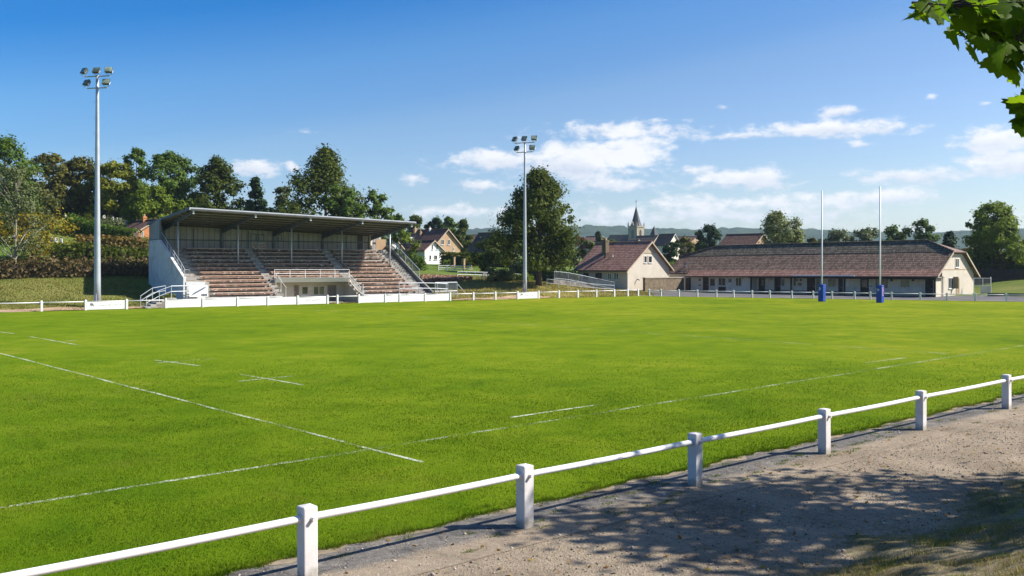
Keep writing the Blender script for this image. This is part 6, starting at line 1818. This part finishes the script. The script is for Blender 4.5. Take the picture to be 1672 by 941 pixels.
# cloud banks by compass direction and height above the horizon
banks = [(1030, 256, 90, 48, 1.45), (930, 262, 140, 42, 1.4), (815, 262, 110, 28, 1.1), (788, 303, 55, 14, .9), (985, 300, 45, 11, .6), (1000, 214, 150, 22, 1.0), (1085, 196, 70, 6, .5),
 (1340, 212, 200, 19, 1.2), (1225, 221, 110, 11, .8), (1380, 180, 46, 13, 1.1), (1518, 157, 17, 8, .8), (1612, 168, 14, 5, .6), (1625, 232, 90, 34, 1.3), (1660, 262, 150, 28, 1.1), (1520, 284, 170, 22, 1.0),
 (1215, 292, 105, 26, 1.3), (1130, 278, 50, 14, .8), (1150, 302, 120, 11, .7), (1310, 300, 35, 9, .6), (1405, 236, 45, 7, .6), (414, 272, 54, 17, 1.0), (476, 272, 13, 13, .85), (495, 216, 30, 5, .3),
 (672, 295, 26, 11, .6), (740, 346, 130, 18, .85), (1240, 332, 300, 24, .95), (1450, 322, 90, 18, .9), (1150, 352, 420, 24, .85), (1010, 300, 130, 22, .7), (1180, 176, 22, 4, .4), (1900, 240, 160, 30, .9), (-220, 330, 200, 20, .5), (2300, 300, 250, 30, .8)]
D = Hh = None
for u, v, ru, rv, s in banks:
    a0 = math.atan((u - U0) / F); c0 = math.cos(a0)
    e0 = math.atan((V0 - v) / F * c0); ra = ru / F * c0 * c0; re = rv / F * c0
    dx = maths(N, L, 'MULTIPLY', maths(N, L, 'SUBTRACT', az, a0), 1 / ra)
    dy = maths(N, L, 'MULTIPLY', maths(N, L, 'SUBTRACT', el, e0), 1 / re)
    q = maths(N, L, 'MULTIPLY_ADD', dx, dx, maths(N, L, 'MULTIPLY', dy, dy))
    f = maths(N, L, 'MULTIPLY', maths(N, L, 'SUBTRACT', 1.0, maths(N, L, 'SQRT', q)), s)
    g_ = maths(N, L, 'MULTIPLY', dy, f)          # height inside the bank, for the grey undersides
    if D is None: D, Hh = f, maths(N, L, 'MAXIMUM', f, 0)
    else: D = maths(N, L, 'MAXIMUM', D, f)
    Hs = maths(N, L, 'MULTIPLY', maths(N, L, 'MAXIMUM', f, 0), dy)
    Hh = Hs if u == 1020 else maths(N, L, 'ADD', Hh, Hs)
nn = maths(N, L, 'ADD', maths(N, L, 'MULTIPLY_ADD', n1.outputs['Fac'], 2.2, -1.10), maths(N, L, 'MULTIPLY_ADD', n2.outputs['Fac'], 1.7, -.98))
dens = maths(N, L, 'ADD', maths(N, L, 'MAXIMUM', D, -1.2), nn)
mask = N('ShaderNodeMapRange'); mask.interpolation_type = 'SMOOTHSTEP'
mask.inputs['From Min'].default_value = -.06; mask.inputs['From Max'].default_value = .80; mask.inputs['To Max'].default_value = .92
L(dens, mask.inputs['Value'])
shade = N('ShaderNodeMapRange'); shade.inputs['From Min'].default_value = -.45; shade.inputs['From Max'].default_value = .35
L(maths(N, L, 'ADD', Hh, maths(N, L, 'MULTIPLY_ADD', n2.outputs['Fac'], .9, -.38)), shade.inputs['Value'])
CLD = 1.0
cc = mixc(N, L, shade.outputs[0], (4.9 * CLD, 5.4 * CLD, 6.4 * CLD), (7.5 * CLD, 7.5 * CLD, 7.65 * CLD))
# deep clear blue opposite the sun and high in view, paler near the sun and the horizon
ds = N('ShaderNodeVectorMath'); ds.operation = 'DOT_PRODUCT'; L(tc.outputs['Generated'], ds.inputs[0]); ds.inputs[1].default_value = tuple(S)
mm = maths(N, L, 'MULTIPLY_ADD', maths(N, L, 'MINIMUM', el, .29), -5.0, ds.outputs['Value'])  # height capped: unseen sky overhead kept paler to cut blue ambient light
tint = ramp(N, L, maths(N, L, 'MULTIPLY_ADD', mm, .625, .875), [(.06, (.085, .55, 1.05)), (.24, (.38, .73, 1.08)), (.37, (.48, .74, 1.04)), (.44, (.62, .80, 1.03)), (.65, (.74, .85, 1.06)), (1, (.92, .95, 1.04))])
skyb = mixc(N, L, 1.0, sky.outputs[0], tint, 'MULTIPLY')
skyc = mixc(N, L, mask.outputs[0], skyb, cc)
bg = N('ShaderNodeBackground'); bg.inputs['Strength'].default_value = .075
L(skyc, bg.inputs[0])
wo = N('ShaderNodeOutputWorld'); L(bg.outputs[0], wo.inputs[0])

# the air: one even box of haze round everything
hm = bpy.data.materials.new('haze'); hm.use_nodes = True
hn = hm.node_tree; hn.nodes.clear()
pv = hn.nodes.new('ShaderNodeVolumePrincipled'); pv.inputs['Color'].default_value = (.62, .80, 1.0, 1); pv.inputs['Density'].default_value = .00012; pv.inputs['Anisotropy'].default_value = .2
ho = hn.nodes.new('ShaderNodeOutputMaterial'); hn.links.new(pv.outputs[0], ho.inputs['Volume'])
hb = MB(); hb.box(Fr((0, 0), (1, 0), (0, 1)), -3300, 3300, -300, 3700, -20, 125)
HAZE = hb.build('haze', hm); tag(HAZE, 'thin blue summer haze over the valley', 'haze', kind='stuff')

# ------------------------------------------------------------------ camera and render settings
cam = bpy.data.cameras.new('camera'); co = bpy.data.objects.new('camera', cam); COL.objects.link(co)
co.location = (0, 0, CZ); co.rotation_euler = (R(90), 0, 0)
cam.sensor_width = 36; cam.lens = 36 * F / 1672; cam.shift_y = -(470.5 - V0) / 1672
cam.clip_start = .1; cam.clip_end = 9000
sc.camera = co
vs = sc.view_settings
vs.view_transform = 'Standard'; vs.look = 'None'; vs.gamma = 1; vs.use_curve_mapping = False; vs.exposure = .9
cy = sc.cycles
cy.use_denoising = True
try:
    cy.denoiser = 'OPENIMAGEDENOISE'; cy.denoising_input_passes = 'RGB_ALBEDO_NORMAL'; cy.denoising_prefilter = 'ACCURATE'
except Exception: pass
cy.max_bounces = 6; cy.diffuse_bounces = 3; cy.glossy_bounces = 2; cy.transmission_bounces = 4; cy.transparent_max_bounces = 8; cy.volume_bounces = 0
cy.use_adaptive_sampling = True; cy.adaptive_threshold = .015
cy.sample_clamp_indirect = 6; cy.caustics_reflective = False; cy.caustics_refractive = False
